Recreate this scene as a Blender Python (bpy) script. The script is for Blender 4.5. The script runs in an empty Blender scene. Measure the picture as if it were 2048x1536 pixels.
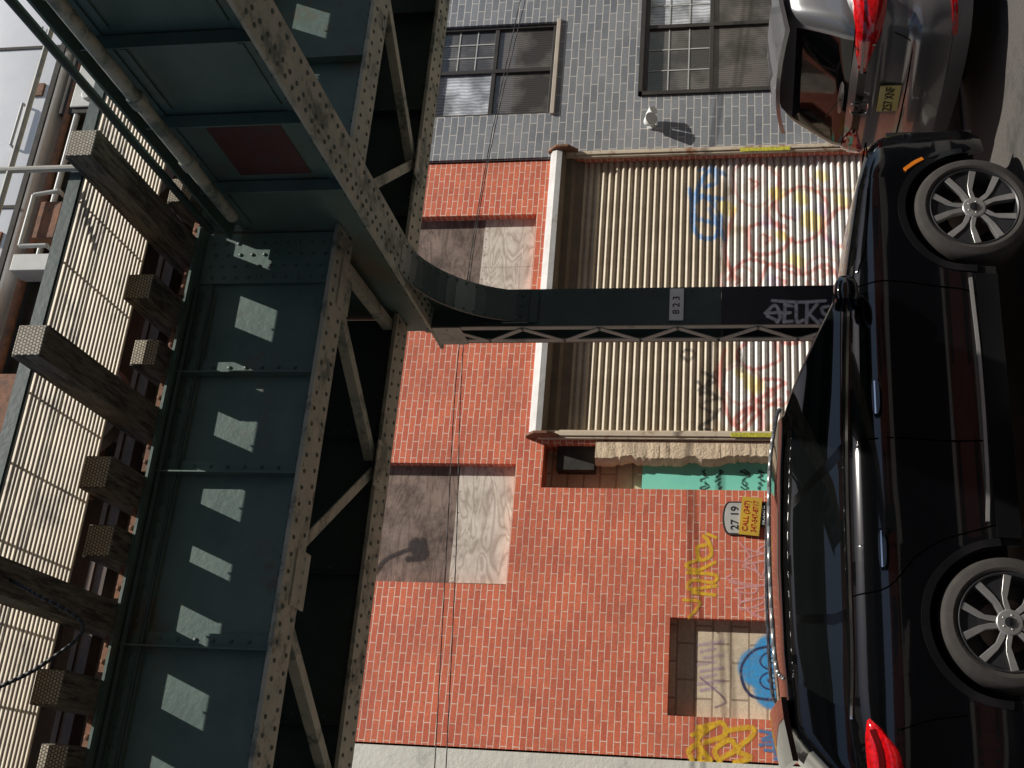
import bpy, math, random
import numpy as np
from mathutils import Vector, Matrix
random.seed(3)
rad=math.radians
V=Vector
# ------------------------------------------------------------------ camera station
FPX,PU,PV=2250.0,768.0,1149.0
PITCH,YAW,CH=rad(9.0),rad(22.5),1.755
Fh=V((math.sin(YAW),math.cos(YAW),0)); Rt=V((math.cos(YAW),-math.sin(YAW),0)); Zv=V((0,0,1))
F3=Fh*math.cos(PITCH)+Zv*math.sin(PITCH); U3=-Fh*math.sin(PITCH)+Zv*math.cos(PITCH)
def ray(x,y):
    u=1536-y; v=x
    return F3+Rt*((u-PU)/FPX)-U3*((v-PV)/FPX)
def onY(x,y,Y):
    d=ray(x,y); t=Y/d.y
    return (d.x*t, CH+d.z*t)
YF=12.7
def fp(x,y,Y=YF): return onY(x,y,Y)
SUN=V((0.96,-1.0,2.4)).normalized()
# ------------------------------------------------------------------ materials
MATS={}
def mat(name,c1,c2=None,rough=.6,metal=0,scale=4,bump=0,bscale=30,coat=0,detail=6,spec=None,rvar=0,c3=None,s3=1.3,t3=.55,stretch=None,crough=.02):
    if name in MATS: return MATS[name]
    m=bpy.data.materials.new(name); m.use_nodes=True; nt=m.node_tree; N=nt.nodes; L=nt.links
    b=N['Principled BSDF']; b.inputs['Roughness'].default_value=rough; b.inputs['Metallic'].default_value=metal
    if coat: b.inputs['Coat Weight'].default_value=coat; b.inputs['Coat Roughness'].default_value=crough
    if spec is not None: b.inputs['Specular IOR Level'].default_value=spec
    tc=N.new('ShaderNodeTexCoord'); src=tc.outputs['Object']
    if stretch:
        mp=N.new('ShaderNodeMapping'); mp.inputs['Scale'].default_value=stretch; L.new(src,mp.inputs[0]); src=mp.outputs[0]
    if c2 is None: c2=tuple(c*.8 for c in c1)
    n=N.new('ShaderNodeTexNoise'); n.inputs['Scale'].default_value=scale; n.inputs['Detail'].default_value=detail; n.inputs['Roughness'].default_value=.65
    L.new(src,n.inputs['Vector'])
    r=N.new('ShaderNodeValToRGB'); r.color_ramp.elements[0].position=.35; r.color_ramp.elements[1].position=.65
    r.color_ramp.elements[0].color=(*c1,1); r.color_ramp.elements[1].color=(*c2,1)
    L.new(n.outputs['Fac'],r.inputs['Fac']); out=r.outputs['Color']
    if c3:
        n3=N.new('ShaderNodeTexNoise'); n3.inputs['Scale'].default_value=s3; n3.inputs['Detail'].default_value=10; n3.inputs['Roughness'].default_value=.75
        L.new(src,n3.inputs['Vector'])
        r3=N.new('ShaderNodeValToRGB'); r3.color_ramp.elements[0].position=t3; r3.color_ramp.elements[1].position=t3+.1
        L.new(n3.outputs['Fac'],r3.inputs['Fac'])
        mx=N.new('ShaderNodeMix'); mx.data_type='RGBA'; L.new(r3.outputs['Color'],mx.inputs[0]); L.new(out,mx.inputs[6]); mx.inputs[7].default_value=(*c3,1); out=mx.outputs[2]
    L.new(out,b.inputs['Base Color'])
    if rvar:
        mr=N.new('ShaderNodeMapRange'); mr.inputs[3].default_value=rough-rvar; mr.inputs[4].default_value=rough+rvar
        L.new(n.outputs['Fac'],mr.inputs[0]); L.new(mr.outputs[0],b.inputs['Roughness'])
    if bump:
        nb=N.new('ShaderNodeTexNoise'); nb.inputs['Scale'].default_value=bscale; nb.inputs['Detail'].default_value=5
        L.new(tc.outputs['Object'],nb.inputs['Vector'])
        bp=N.new('ShaderNodeBump'); bp.inputs['Strength'].default_value=bump; bp.inputs['Distance'].default_value=.01
        L.new(nb.outputs['Fac'],bp.inputs['Height']); L.new(bp.outputs['Normal'],b.inputs['Normal'])
    MATS[name]=m; return m
def brick(name,c1,c2,mortar,bw,rh,ms,dirt=(.1,.08,.07),dirta=.35,bump=.6,rough=.8,offs=.5,smooth=.1):
    m=bpy.data.materials.new(name); m.use_nodes=True; nt=m.node_tree; N=nt.nodes; L=nt.links
    b=N['Principled BSDF']; b.inputs['Roughness'].default_value=rough
    tc=N.new('ShaderNodeTexCoord'); sp=N.new('ShaderNodeSeparateXYZ'); cb=N.new('ShaderNodeCombineXYZ')
    L.new(tc.outputs['Object'],sp.inputs[0])
    ad=N.new('ShaderNodeMath'); ad.operation='ADD'; L.new(sp.outputs[0],ad.inputs[0]); L.new(sp.outputs[1],ad.inputs[1])
    L.new(ad.outputs[0],cb.inputs[0]); L.new(sp.outputs[2],cb.inputs[1])
    nw=N.new('ShaderNodeTexNoise'); nw.inputs['Scale'].default_value=3.5; L.new(cb.outputs[0],nw.inputs['Vector'])
    sc=N.new('ShaderNodeVectorMath'); sc.operation='SCALE'; sc.inputs[3].default_value=.014; L.new(nw.outputs['Color'],sc.inputs[0])
    av=N.new('ShaderNodeVectorMath'); av.operation='ADD'; L.new(cb.outputs[0],av.inputs[0]); L.new(sc.outputs[0],av.inputs[1])
    t=N.new('ShaderNodeTexBrick'); t.offset=offs; t.inputs['Scale'].default_value=1; t.inputs['Brick Width'].default_value=bw; t.inputs['Row Height'].default_value=rh
    t.inputs['Mortar Size'].default_value=ms; t.inputs['Mortar Smooth'].default_value=smooth; t.inputs['Bias'].default_value=-.1
    t.inputs['Color1'].default_value=(*c1,1); t.inputs['Color2'].default_value=(*c2,1); t.inputs['Mortar'].default_value=(*mortar,1)
    L.new(av.outputs[0],t.inputs['Vector'])
    n=N.new('ShaderNodeTexNoise'); n.inputs['Scale'].default_value=1.1; n.inputs['Detail'].default_value=9; n.inputs['Roughness'].default_value=.7; L.new(tc.outputs['Object'],n.inputs['Vector'])
    r=N.new('ShaderNodeMapRange'); r.inputs[1].default_value=.42; r.inputs[2].default_value=.72; r.inputs[3].default_value=0; r.inputs[4].default_value=dirta; L.new(n.outputs['Fac'],r.inputs[0])
    mx=N.new('ShaderNodeMix'); mx.data_type='RGBA'; L.new(r.outputs[0],mx.inputs[0]); L.new(t.outputs['Color'],mx.inputs[6]); mx.inputs[7].default_value=(*dirt,1)
    n2=N.new('ShaderNodeTexNoise'); n2.inputs['Scale'].default_value=45; n2.inputs['Detail'].default_value=4; L.new(tc.outputs['Object'],n2.inputs['Vector'])
    mr=N.new('ShaderNodeMapRange'); mr.inputs[3].default_value=.68; mr.inputs[4].default_value=1.3; L.new(n2.outputs['Fac'],mr.inputs[0])
    m2=N.new('ShaderNodeVectorMath'); m2.operation='SCALE'; L.new(mx.outputs[2],m2.inputs[0]); L.new(mr.outputs[0],m2.inputs[3])
    L.new(m2.outputs[0],b.inputs['Base Color'])
    h=N.new('ShaderNodeMath'); h.operation='MULTIPLY_ADD'; L.new(n2.outputs['Fac'],h.inputs[0]); h.inputs[1].default_value=.3
    iv=N.new('ShaderNodeMath'); iv.operation='SUBTRACT'; iv.inputs[0].default_value=1; L.new(t.outputs['Fac'],iv.inputs[1]); L.new(iv.outputs[0],h.inputs[2])
    bp=N.new('ShaderNodeBump'); bp.inputs['Strength'].default_value=bump; bp.inputs['Distance'].default_value=.008
    L.new(h.outputs[0],bp.inputs['Height']); L.new(bp.outputs['Normal'],b.inputs['Normal'])
    MATS[name]=m; return m
def plywood(name,c1,c2,dark,da,freq=14):
    m=bpy.data.materials.new(name); m.use_nodes=True; nt=m.node_tree; N=nt.nodes; L=nt.links
    b=N['Principled BSDF']; b.inputs['Roughness'].default_value=.85
    tc=N.new('ShaderNodeTexCoord'); mp=N.new('ShaderNodeMapping'); mp.inputs['Scale'].default_value=(1.1,3,4.8); L.new(tc.outputs['Object'],mp.inputs[0])
    n=N.new('ShaderNodeTexNoise'); n.inputs['Scale'].default_value=1; n.inputs['Detail'].default_value=2; n.inputs['Distortion'].default_value=.8; L.new(mp.outputs[0],n.inputs['Vector'])
    ml=N.new('ShaderNodeMath'); ml.operation='MULTIPLY'; ml.inputs[1].default_value=freq; L.new(n.outputs['Fac'],ml.inputs[0])
    pp=N.new('ShaderNodeMath'); pp.operation='PINGPONG'; pp.inputs[1].default_value=1; L.new(ml.outputs[0],pp.inputs[0])
    pw=N.new('ShaderNodeMath'); pw.operation='POWER'; pw.inputs[1].default_value=2.5; L.new(pp.outputs[0],pw.inputs[0])
    mx=N.new('ShaderNodeMix'); mx.data_type='RGBA'; L.new(pw.outputs[0],mx.inputs[0]); mx.inputs[6].default_value=(*c1,1); mx.inputs[7].default_value=(*c2,1)
    n2=N.new('ShaderNodeTexNoise'); n2.inputs['Scale'].default_value=2.6; n2.inputs['Detail'].default_value=10; n2.inputs['Roughness'].default_value=.78; L.new(tc.outputs['Object'],n2.inputs['Vector'])
    r=N.new('ShaderNodeMapRange'); r.inputs[1].default_value=.42; r.inputs[2].default_value=.66; r.inputs[4].default_value=da; L.new(n2.outputs['Fac'],r.inputs[0])
    m2=N.new('ShaderNodeMix'); m2.data_type='RGBA'; L.new(r.outputs[0],m2.inputs[0]); L.new(mx.outputs[2],m2.inputs[6]); m2.inputs[7].default_value=(*dark,1)
    L.new(m2.outputs[2],b.inputs['Base Color']); MATS[name]=m; return m
def curtain(name,c1,c2,sc,base=None):
    m=bpy.data.materials.new(name); m.use_nodes=True; nt=m.node_tree; N=nt.nodes; L=nt.links
    b=N['Principled BSDF']; b.inputs['Roughness'].default_value=.5; b.inputs['Coat Weight'].default_value=1; b.inputs['Coat Roughness'].default_value=.02
    tc=N.new('ShaderNodeTexCoord'); w=N.new('ShaderNodeTexWave'); w.bands_direction='X'; w.inputs['Scale'].default_value=sc; w.inputs['Distortion'].default_value=4; w.inputs['Detail'].default_value=3
    w.inputs['Detail Scale'].default_value=1.2; L.new(tc.outputs['Object'],w.inputs['Vector'])
    n=N.new('ShaderNodeTexNoise'); n.inputs['Scale'].default_value=2.2; n.inputs['Detail'].default_value=3; L.new(tc.outputs['Object'],n.inputs['Vector'])
    r=N.new('ShaderNodeValToRGB'); r.color_ramp.elements[0].position=.42; r.color_ramp.elements[1].position=.58; r.color_ramp.elements[0].color=(.35,.35,.35,1); r.color_ramp.elements[1].color=(1,1,1,1); L.new(n.outputs['Fac'],r.inputs[0])
    mx=N.new('ShaderNodeMix'); mx.data_type='RGBA'; L.new(w.outputs['Fac'],mx.inputs[0]); mx.inputs[6].default_value=(*c1,1); mx.inputs[7].default_value=(*c2,1)
    m2=N.new('ShaderNodeMix'); m2.data_type='RGBA'; m2.blend_type='MULTIPLY'; m2.inputs[0].default_value=1; L.new(mx.outputs[2],m2.inputs[6]); L.new(r.outputs[0],m2.inputs[7])
    L.new(m2.outputs[2],b.inputs['Base Color']); MATS[name]=m; return m
def paintmat(name,under=None,rough=.7):
    m=bpy.data.materials.new(name); m.use_nodes=True; nt=m.node_tree; N=nt.nodes; L=nt.links
    b=N['Principled BSDF']; b.inputs['Roughness'].default_value=rough
    at=N.new('ShaderNodeAttribute'); at.attribute_name='Col'
    tc=N.new('ShaderNodeTexCoord'); n=N.new('ShaderNodeTexNoise'); n.inputs['Scale'].default_value=25; n.inputs['Detail'].default_value=6; L.new(tc.outputs['Object'],n.inputs['Vector'])
    mr=N.new('ShaderNodeMapRange'); mr.inputs[1].default_value=.3; mr.inputs[2].default_value=.6; mr.inputs[3].default_value=.55; mr.inputs[4].default_value=1; L.new(n.outputs['Fac'],mr.inputs[0])
    mu=N.new('ShaderNodeMath'); mu.operation='MULTIPLY'; L.new(at.outputs['Alpha'],mu.inputs[0]); L.new(mr.outputs[0],mu.inputs[1])
    if under:
        n2=N.new('ShaderNodeTexNoise'); n2.inputs['Scale'].default_value=1.7; n2.inputs['Detail'].default_value=10; n2.inputs['Roughness'].default_value=.7
        mp=N.new('ShaderNodeMapping'); mp.inputs['Scale'].default_value=(1.5,1,.5); L.new(tc.outputs['Object'],mp.inputs[0]); L.new(mp.outputs[0],n2.inputs['Vector'])
        cr=N.new('ShaderNodeValToRGB'); cr.color_ramp.elements[0].position=.35; cr.color_ramp.elements[1].position=.7
        cr.color_ramp.elements[0].color=(*under[0],1); cr.color_ramp.elements[1].color=(*under[1],1); L.new(n2.outputs['Fac'],cr.inputs['Fac'])
        mx=N.new('ShaderNodeMix'); mx.data_type='RGBA'; L.new(mu.outputs[0],mx.inputs[0]); L.new(cr.outputs[0],mx.inputs[6]); L.new(at.outputs['Color'],mx.inputs[7]); L.new(mx.outputs[2],b.inputs['Base Color'])
    else:
        L.new(at.outputs['Color'],b.inputs['Base Color']); L.new(mu.outputs[0],b.inputs['Alpha'])
    MATS[name]=m; return m
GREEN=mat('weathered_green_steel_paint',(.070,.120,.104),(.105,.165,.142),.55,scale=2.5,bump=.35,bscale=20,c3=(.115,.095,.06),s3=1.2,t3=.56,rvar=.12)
GREEND=mat('dark_green_and_shade_steel_paint',(.028,.048,.042),(.04,.066,.056),.5,scale=3,bump=.2,bscale=25,rvar=.1)  # dark fittings, and painted-in shade on the far girders
COLG=mat('column_green_paint',(.032,.062,.056),(.045,.08,.07),.4,scale=3,bump=.15,bscale=25,rvar=.08)
PALE=mat('dusty_pale_green_paint',(.34,.36,.29),(.46,.44,.35),.75,scale=5,bump=.3,bscale=30,c3=(.13,.16,.13),s3=2.8,t3=.50)
LACE=mat('pale_lacing_paint_with_bounce',(.46,.43,.37),(.36,.35,.30),.7,scale=6,c3=(.18,.20,.17),s3=4,t3=.56)  # lightened to put the bounce off the sunlit gate into the colour
RIV=mat('rivet_paint',(.06,.085,.072),(.09,.12,.10),.5)
BLKP=mat('black_column_paint',(.010,.011,.016),(.016,.016,.022),.45,bump=.15)
REDP=mat('rust_red_primer',(.10,.028,.028),(.07,.025,.024),.6,c3=(.05,.05,.045),s3=3,t3=.52)
RUST=mat('rusty_steel',(.28,.12,.06),(.13,.07,.045),.8,scale=12,bump=.4)
TIE=mat('creosoted_timber',(.11,.09,.07),(.22,.185,.14),.9,scale=5,bump=.9,bscale=40,c3=(.045,.038,.03),s3=3,t3=.48,stretch=(9,1,9))
TIEEND=brick('checked_tie_end_plate',(.62,.55,.43),(.50,.44,.34),(.13,.11,.08),.022,.022,.004,dirta=.65,dirt=(.16,.13,.10))
GRATE=mat('pale_grating',(.66,.59,.47),(.50,.44,.35),.6,scale=6,c3=(.27,.23,.18),s3=2.5,t3=.55)
RAILS=mat('rail_steel',(.12,.08,.06),(.07,.05,.04),.6,metal=.3,scale=8)
TRAINW=mat('train_white_panel',(.92,.93,.95),(.84,.86,.89),.35,scale=3,c3=(.6,.6,.6),s3=1.2,t3=.64)
DARK=mat('sooty_undercar',(.02,.018,.016),(.045,.038,.03),.8,scale=7,bump=.4)
BRICKR=brick('red_brick',(.78,.195,.098),(.60,.13,.072),(.88,.68,.54),.215,.074,.0054,dirt=(.36,.11,.07),dirta=.55)
BRICKG=brick('gray_glazed_brick',(.255,.268,.288),(.165,.178,.198),(.64,.60,.54),.305,.102,.0062,dirt=(.42,.42,.41),dirta=.4,rough=.4,bump=.4)
BLOCK=brick('bare_concrete_block',(.78,.66,.48),(.68,.57,.42),(.40,.31,.22),.40,.20,.012,dirt=(.36,.27,.18),dirta=.6)
WHITEW=mat('white_painted_stucco',(.78,.77,.68),(.68,.67,.60),.85,scale=2,bump=.5,bscale=20,c3=(.5,.49,.45),s3=2,t3=.6)
PLYL=plywood('light_weathered_plywood',(.80,.73,.63),(.48,.40,.33),(.34,.28,.24),.65,16)
PLYD=plywood('dark_stained_plywood',(.30,.22,.18),(.17,.12,.095),(.05,.035,.03),.85,16)
MINT=mat('mint_green_paint',(.20,.72,.56),(.24,.78,.61),.6,scale=2,c3=(.17,.58,.45),s3=3,t3=.62)
PLASTER=mat('crumbling_plaster',(.74,.60,.42),(.58,.45,.32),.95,scale=8,bump=1.0,bscale=35,c3=(.34,.24,.17),s3=6,t3=.56)
BEIGE=mat('beige_gate_frame_paint',(.66,.56,.42),(.55,.46,.34),.6,scale=4,c3=(.30,.12,.05),s3=4,t3=.52)
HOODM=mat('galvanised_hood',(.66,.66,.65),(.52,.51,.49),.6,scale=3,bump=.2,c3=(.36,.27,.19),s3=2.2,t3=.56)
HOODD=mat('shade_brown_hood_underside',(.20,.155,.10),(.14,.11,.075),.6)  # brown puts the shadow under the hood bulge into the colour
WFR=mat('brown_gray_window_frame',(.06,.053,.045),(.045,.04,.036),.4)
TANF=mat('tan_sill',(.55,.48,.39),(.46,.40,.33),.6)
GLS=mat('window_glass_dark',(.035,.038,.04),(.07,.068,.065),.2,scale=3,coat=1)
CURT=curtain('white_curtain_behind_glass',(.85,.87,.90),(.45,.48,.52),6)
CURD=curtain('brown_blind_behind_glass',(.17,.15,.13),(.075,.068,.062),9)
BLACK=mat('black_paint',(.012,.012,.012),(.02,.02,.02),.5)
WHITE=mat('white_paint',(.8,.8,.78),(.7,.7,.68),.5)
ASPH=mat('asphalt',(.070,.065,.058),(.11,.10,.09),.9,scale=40,bump=.6,bscale=150,c3=(.05,.047,.043),s3=.7,t3=.55)
GRND=mat('dull_ground',(.10,.095,.085),(.08,.075,.07),.9,scale=1)
CONC=mat('pavement_concrete',(.34,.32,.29),(.26,.25,.23),.9,scale=3,bump=.4,bscale=60,c3=(.16,.15,.14),s3=2,t3=.6)
RUBBER=mat('tyre_rubber',(.030,.026,.023),(.046,.039,.034),.85,scale=10,bump=.15,bscale=80)
SILV=mat('machined_alloy',(.62,.61,.58),(.50,.49,.47),.32,metal=.75,scale=8)
DALLOY=mat('dark_alloy',(.04,.04,.042),(.03,.03,.032),.4,metal=.4)
CHROME=mat('bright_trim',(.8,.8,.82),(.7,.7,.72),.12,metal=1)
CARBLK=mat('black_car_paint',(.0016,.0018,.0022),(.0022,.0024,.003),.10,coat=1,scale=2,spec=.35,crough=.012)
CARGRY=mat('gray_metallic_car_paint',(.25,.25,.255),(.22,.22,.225),.3,metal=.6,coat=1,scale=200)
CARGL=mat('tinted_car_glass',(.004,.005,.005),(.006,.007,.007),.03,coat=1,scale=2,spec=.3,crough=.008)
CARG2=mat('dark_rear_glass',(.003,.003,.003),(.005,.005,.005),.05,spec=.5)
PILL=mat('gloss_black_pillar',(.002,.002,.002),(.003,.003,.003),.12,spec=.4)
CLAD=mat('gloss_black_cladding',(.006,.006,.007),(.009,.009,.010),.3,spec=.3)
GRYCL=mat('satin_gray_cladding',(.20,.20,.205),(.17,.17,.175),.45)
LAMPR=mat('red_lamp_lens',(.70,.006,.010),(.38,.004,.006),.12,coat=1,scale=40,detail=2)
LAMPB=mat('smoked_red_lens',(.10,.004,.005),(.05,.004,.005),.1,coat=1)
LAMPW=mat('clear_lamp_lens',(.35,.36,.38),(.06,.06,.07),.08,coat=1,scale=12)
ORANGE=mat('amber_marker',(.85,.26,.02),(.70,.18,.02),.25,coat=.5)
PLATE=mat('licence_plate_yellow',(.85,.66,.18),(.82,.72,.34),.4,scale=6)
YEL=mat('yellow_sign',(.70,.45,.04),(.55,.35,.05),.5)
YTAPE=mat('yellow_caution_label',(.75,.70,.05),(.35,.33,.06),.5,scale=60,detail=1)
REDT=mat('red_print',(.5,.03,.02),(.4,.03,.02),.5)
SIGNW=mat('worn_gray_plaque',(.55,.55,.52),(.45,.45,.43),.5)
SPRAY=paintmat('spray_paint')
GATEM=paintmat('ribbed_gate_steel',((.66,.57,.43),(.48,.40,.29)),.5)
# ------------------------------------------------------------------ mesh helper
class MB:
    def __init__(s): s.v=[];s.f=[];s.m=[]
    def add(s,vs,fs,m=0):
        o=len(s.v); s.v+=[tuple(p) for p in vs]; s.f+=[tuple(o+i for i in f) for f in fs]; s.m+=[m]*len(fs)
    def box(s,x0,x1,y0,y1,z0,z1,m=0):
        s.add([(x0,y0,z0),(x1,y0,z0),(x1,y1,z0),(x0,y1,z0),(x0,y0,z1),(x1,y0,z1),(x1,y1,z1),(x0,y1,z1)],
              [(0,3,2,1),(4,5,6,7),(0,1,5,4),(1,2,6,5),(2,3,7,6),(3,0,4,7)],m)
    def bar(s,p0,p1,w,h,m=0,up=(0,0,1)):
        p0=V(p0);p1=V(p1);d=(p1-p0).normalized();u=V(up); a=d.cross(u)
        if a.length<1e-4: a=d.cross(V((1,0,0)))
        a.normalize(); u=a.cross(d).normalized()
        vs=[]
        for p in (p0,p1):
            for i,j in ((-1,-1),(1,-1),(1,1),(-1,1)): vs.append(p+a*(i*w/2)+u*(j*h/2))
        s.add(vs,[(0,1,2,3),(7,6,5,4),(0,4,5,1),(1,5,6,2),(2,6,7,3),(3,7,4,0)],m)
    def cyl(s,p0,p1,r,n=12,m=0,r1=None,cap=True):
        p0=V(p0);p1=V(p1);d=(p1-p0).normalized(); a=d.cross(V((0,0,1)))
        if a.length<1e-3: a=d.cross(V((1,0,0)))
        a.normalize(); b=d.cross(a); r1=r if r1 is None else r1; vs=[]
        for p,q in ((p0,r),(p1,r1)):
            for i in range(n):
                t=2*math.pi*i/n; vs.append(p+a*(q*math.cos(t))+b*(q*math.sin(t)))
        fs=[(i,(i+1)%n,n+(i+1)%n,n+i) for i in range(n)]
        if cap: fs+= [tuple(range(n-1,-1,-1)),tuple(range(n,2*n))]
        s.add(vs,fs,m)
    def rivet(s,p,n,r=.017,m=0):
        p=V(p);n=V(n).normalized(); a=n.orthogonal().normalized(); b=n.cross(a); vs=[];k=7
        for q,h in ((r,0),(r*.8,r*.5)):
            for i in range(k):
                t=2*math.pi*i/k; vs.append(p+a*(q*math.cos(t))+b*(q*math.sin(t))+n*h)
        vs.append(p+n*(r*.75))
        s.add(vs,[(i,(i+1)%k,k+(i+1)%k,k+i) for i in range(k)]+[(k+i,k+(i+1)%k,2*k) for i in range(k)],m)
    def tube(s,pts,r,n=8,m=0):
        for a,b in zip(pts[:-1],pts[1:]): s.cyl(a,b,r,n,m)
    def lathe(s,prof,c,n=48,m=0,sgn=-1):
        c=V(c); vs=[]
        for r,a in prof:
            for i in range(n):
                t=2*math.pi*i/n; vs.append((c.x+r*math.cos(t),c.y+sgn*a,c.z+r*math.sin(t)))
        fs=[]
        for k in range(len(prof)-1):
            for i in range(n): fs.append((k*n+i,k*n+(i+1)%n,(k+1)*n+(i+1)%n,(k+1)*n+i))
        s.add(vs,fs,m)
    def prism(s,pts,y0,y1,m=0):
        n=len(pts); vs=[(x,y0,z) for x,z in pts]+[(x,y1,z) for x,z in pts]
        s.add(vs,[tuple(range(n)),tuple(range(2*n-1,n-1,-1))]+[(i,(i+1)%n,n+(i+1)%n,n+i) for i in range(n)],m)
    def obj(s,name,mats,root=None,smooth=False,label=None,bevel=0,local=False,recalc=True):
        me=bpy.data.meshes.new(name); me.from_pydata(s.v,[],s.f)
        for m in (mats if isinstance(mats,(list,tuple)) else [mats]): me.materials.append(m)
        me.polygons.foreach_set('material_index',s.m)
        if recalc:
            import bmesh
            bm=bmesh.new(); bm.from_mesh(me); bmesh.ops.recalc_face_normals(bm,faces=bm.faces); bm.to_mesh(me); bm.free()
        if smooth:
            me.polygons.foreach_set('use_smooth',[True]*len(me.polygons))
            if smooth!='all': me.set_sharp_from_angle(angle=rad(smooth if smooth is not True else 35))
        o=bpy.data.objects.new(name,me); bpy.context.scene.collection.objects.link(o)
        if root is not None:
            o.parent=root
            if not local: o.matrix_parent_inverse=Matrix.Translation(-wloc(root))
        if label: o['label']=label
        if bevel:
            b=o.modifiers.new('bevel','BEVEL'); b.width=bevel; b.segments=2; b.limit_method='ANGLE'
        return o
def wloc(o):
    return V(o.location) if o.parent is None else V((0,0,0))
def root(name,label,cat,loc,group=None):
    e=bpy.data.objects.new(name,None); e.empty_display_size=.3; e.location=loc
    bpy.context.scene.collection.objects.link(e); e['label']=label; e['category']=cat
    if group: e['group']=group
    return e
def sub(name,par,label=None):
    e=bpy.data.objects.new(name,None); bpy.context.scene.collection.objects.link(e); e.parent=par; e.matrix_parent_inverse=Matrix.Translation(-wloc(par))
    if label: e['label']=label
    return e
def text(name,s,size,mt,root_,mtx,ext=.001,local=False,sx=1):
    cu=bpy.data.curves.new('t','FONT'); cu.body=s; cu.size=size; cu.extrude=ext; cu.align_x='CENTER'; cu.align_y='CENTER'; cu.offset=size*.012
    ob=bpy.data.objects.new('t',cu); bpy.context.scene.collection.objects.link(ob)
    bpy.context.view_layer.update()
    me=bpy.data.meshes.new_from_object(ob.evaluated_get(bpy.context.evaluated_depsgraph_get()))
    bpy.data.objects.remove(ob)
    me.transform(mtx@Matrix.Scale(sx,4,(1,0,0))); me.materials.clear(); me.materials.append(mt)
    o=bpy.data.objects.new(name,me); bpy.context.scene.collection.objects.link(o)
    if root_ is not None:
        o.parent=root_
        if not local: o.matrix_parent_inverse=Matrix.Translation(-wloc(root_))
    return o
def faceY(x,y,z,rot=0): return Matrix.Translation((x,y,z))@Matrix.Rotation(rot,4,'Y')@Matrix.Rotation(rad(90),4,'X')
def cat(pts,n=6):
    if len(pts)<3: return [tuple(p) for p in pts]
    P=[np.array(p,float) for p in pts]; P=[2*P[0]-P[1]]+P+[2*P[-1]-P[-2]]; out=[]
    for i in range(1,len(P)-2):
        for k in range(n):
            t=k/n; out.append(tuple(.5*((2*P[i])+(-P[i-1]+P[i+1])*t+(2*P[i-1]-5*P[i]+4*P[i+1]-P[i+2])*t*t+(-P[i-1]+3*P[i]-3*P[i+1]+P[i+2])*t**3)))
    out.append(tuple(P[-2])); return out
def strokefield(XX,ZZ,strokes):
    A=np.zeros(XX.shape); C=np.zeros(XX.shape+(3,))
    for pts,w,col,amax in strokes:
        pts=cat(pts); D=np.full(XX.shape,9.)
        if len(pts)==1: pts=pts*2
        for (x0,z0),(x1,z1) in zip(pts[:-1],pts[1:]):
            dx,dz=x1-x0,z1-z0; l=dx*dx+dz*dz+1e-9
            t=np.clip(((XX-x0)*dx+(ZZ-z0)*dz)/l,0,1); D=np.minimum(D,np.hypot(XX-x0-t*dx,ZZ-z0-t*dz))
        soft=min(.05,max(.010,w*.3)); a=np.clip((w/2+soft/2-D)/soft,0,1)*amax
        C=C*(1-a[...,None])+np.array(col)*a[...,None]; A=A+(1-A)*a
    C=np.where(A[...,None]>1e-4,C/np.maximum(A[...,None],1e-4),0); return A,C
def gridobj(name,XX,YY,ZZ,A,C,m,root_,keep=None,label=None,smooth=False):
    nz,nx=XX.shape; idx=np.arange(nz*nx).reshape(nz,nx)
    q=np.stack([idx[:-1,:-1],idx[:-1,1:],idx[1:,1:],idx[1:,:-1]],-1).reshape(-1,4)
    if keep is not None:
        k=(keep[:-1,:-1]|keep[:-1,1:]|keep[1:,1:]|keep[1:,:-1]).reshape(-1); q=q[k]
    used=np.unique(q); mp=np.zeros(nz*nx,int); mp[used]=np.arange(len(used))
    co=np.stack([XX,YY,ZZ],-1).reshape(-1,3)[used]; q=mp[q]
    me=bpy.data.meshes.new(name); me.from_pydata(co.tolist(),[],q.tolist())
    ca=me.color_attributes.new('Col','FLOAT_COLOR','POINT')
    cc=np.concatenate([C.reshape(-1,3)[used],A.reshape(-1,1)[used]],1); ca.data.foreach_set('color',cc.astype('f').ravel())
    me.materials.append(m)
    if smooth: me.polygons.foreach_set('use_smooth',[True]*len(me.polygons))
    o=bpy.data.objects.new(name,me); bpy.context.scene.collection.objects.link(o)
    o.parent=root_; o.matrix_parent_inverse=Matrix.Translation(-wloc(root_))
    if label:o['label']=label
    return o
def spray(name,root_,strokes,Y,label,res=.008):
    pts=[p for s in strokes for p in s[0]]; w=max(s[1] for s in strokes)
    x=np.arange(min(p[0] for p in pts)-w,max(p[0] for p in pts)+w,res); z=np.arange(min(p[1] for p in pts)-w,max(p[1] for p in pts)+w,res)
    XX,ZZ=np.meshgrid(x,z); A,C=strokefield(XX,ZZ,strokes)
    return gridobj(name,XX,np.full(XX.shape,Y-.004),ZZ,A,C,SPRAY,root_,keep=A>.03,label=label)
def S(pts,w,col,a=.95,Y=YF): return ([fp(x,y,Y) for x,y in pts],w,col,a)
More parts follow.
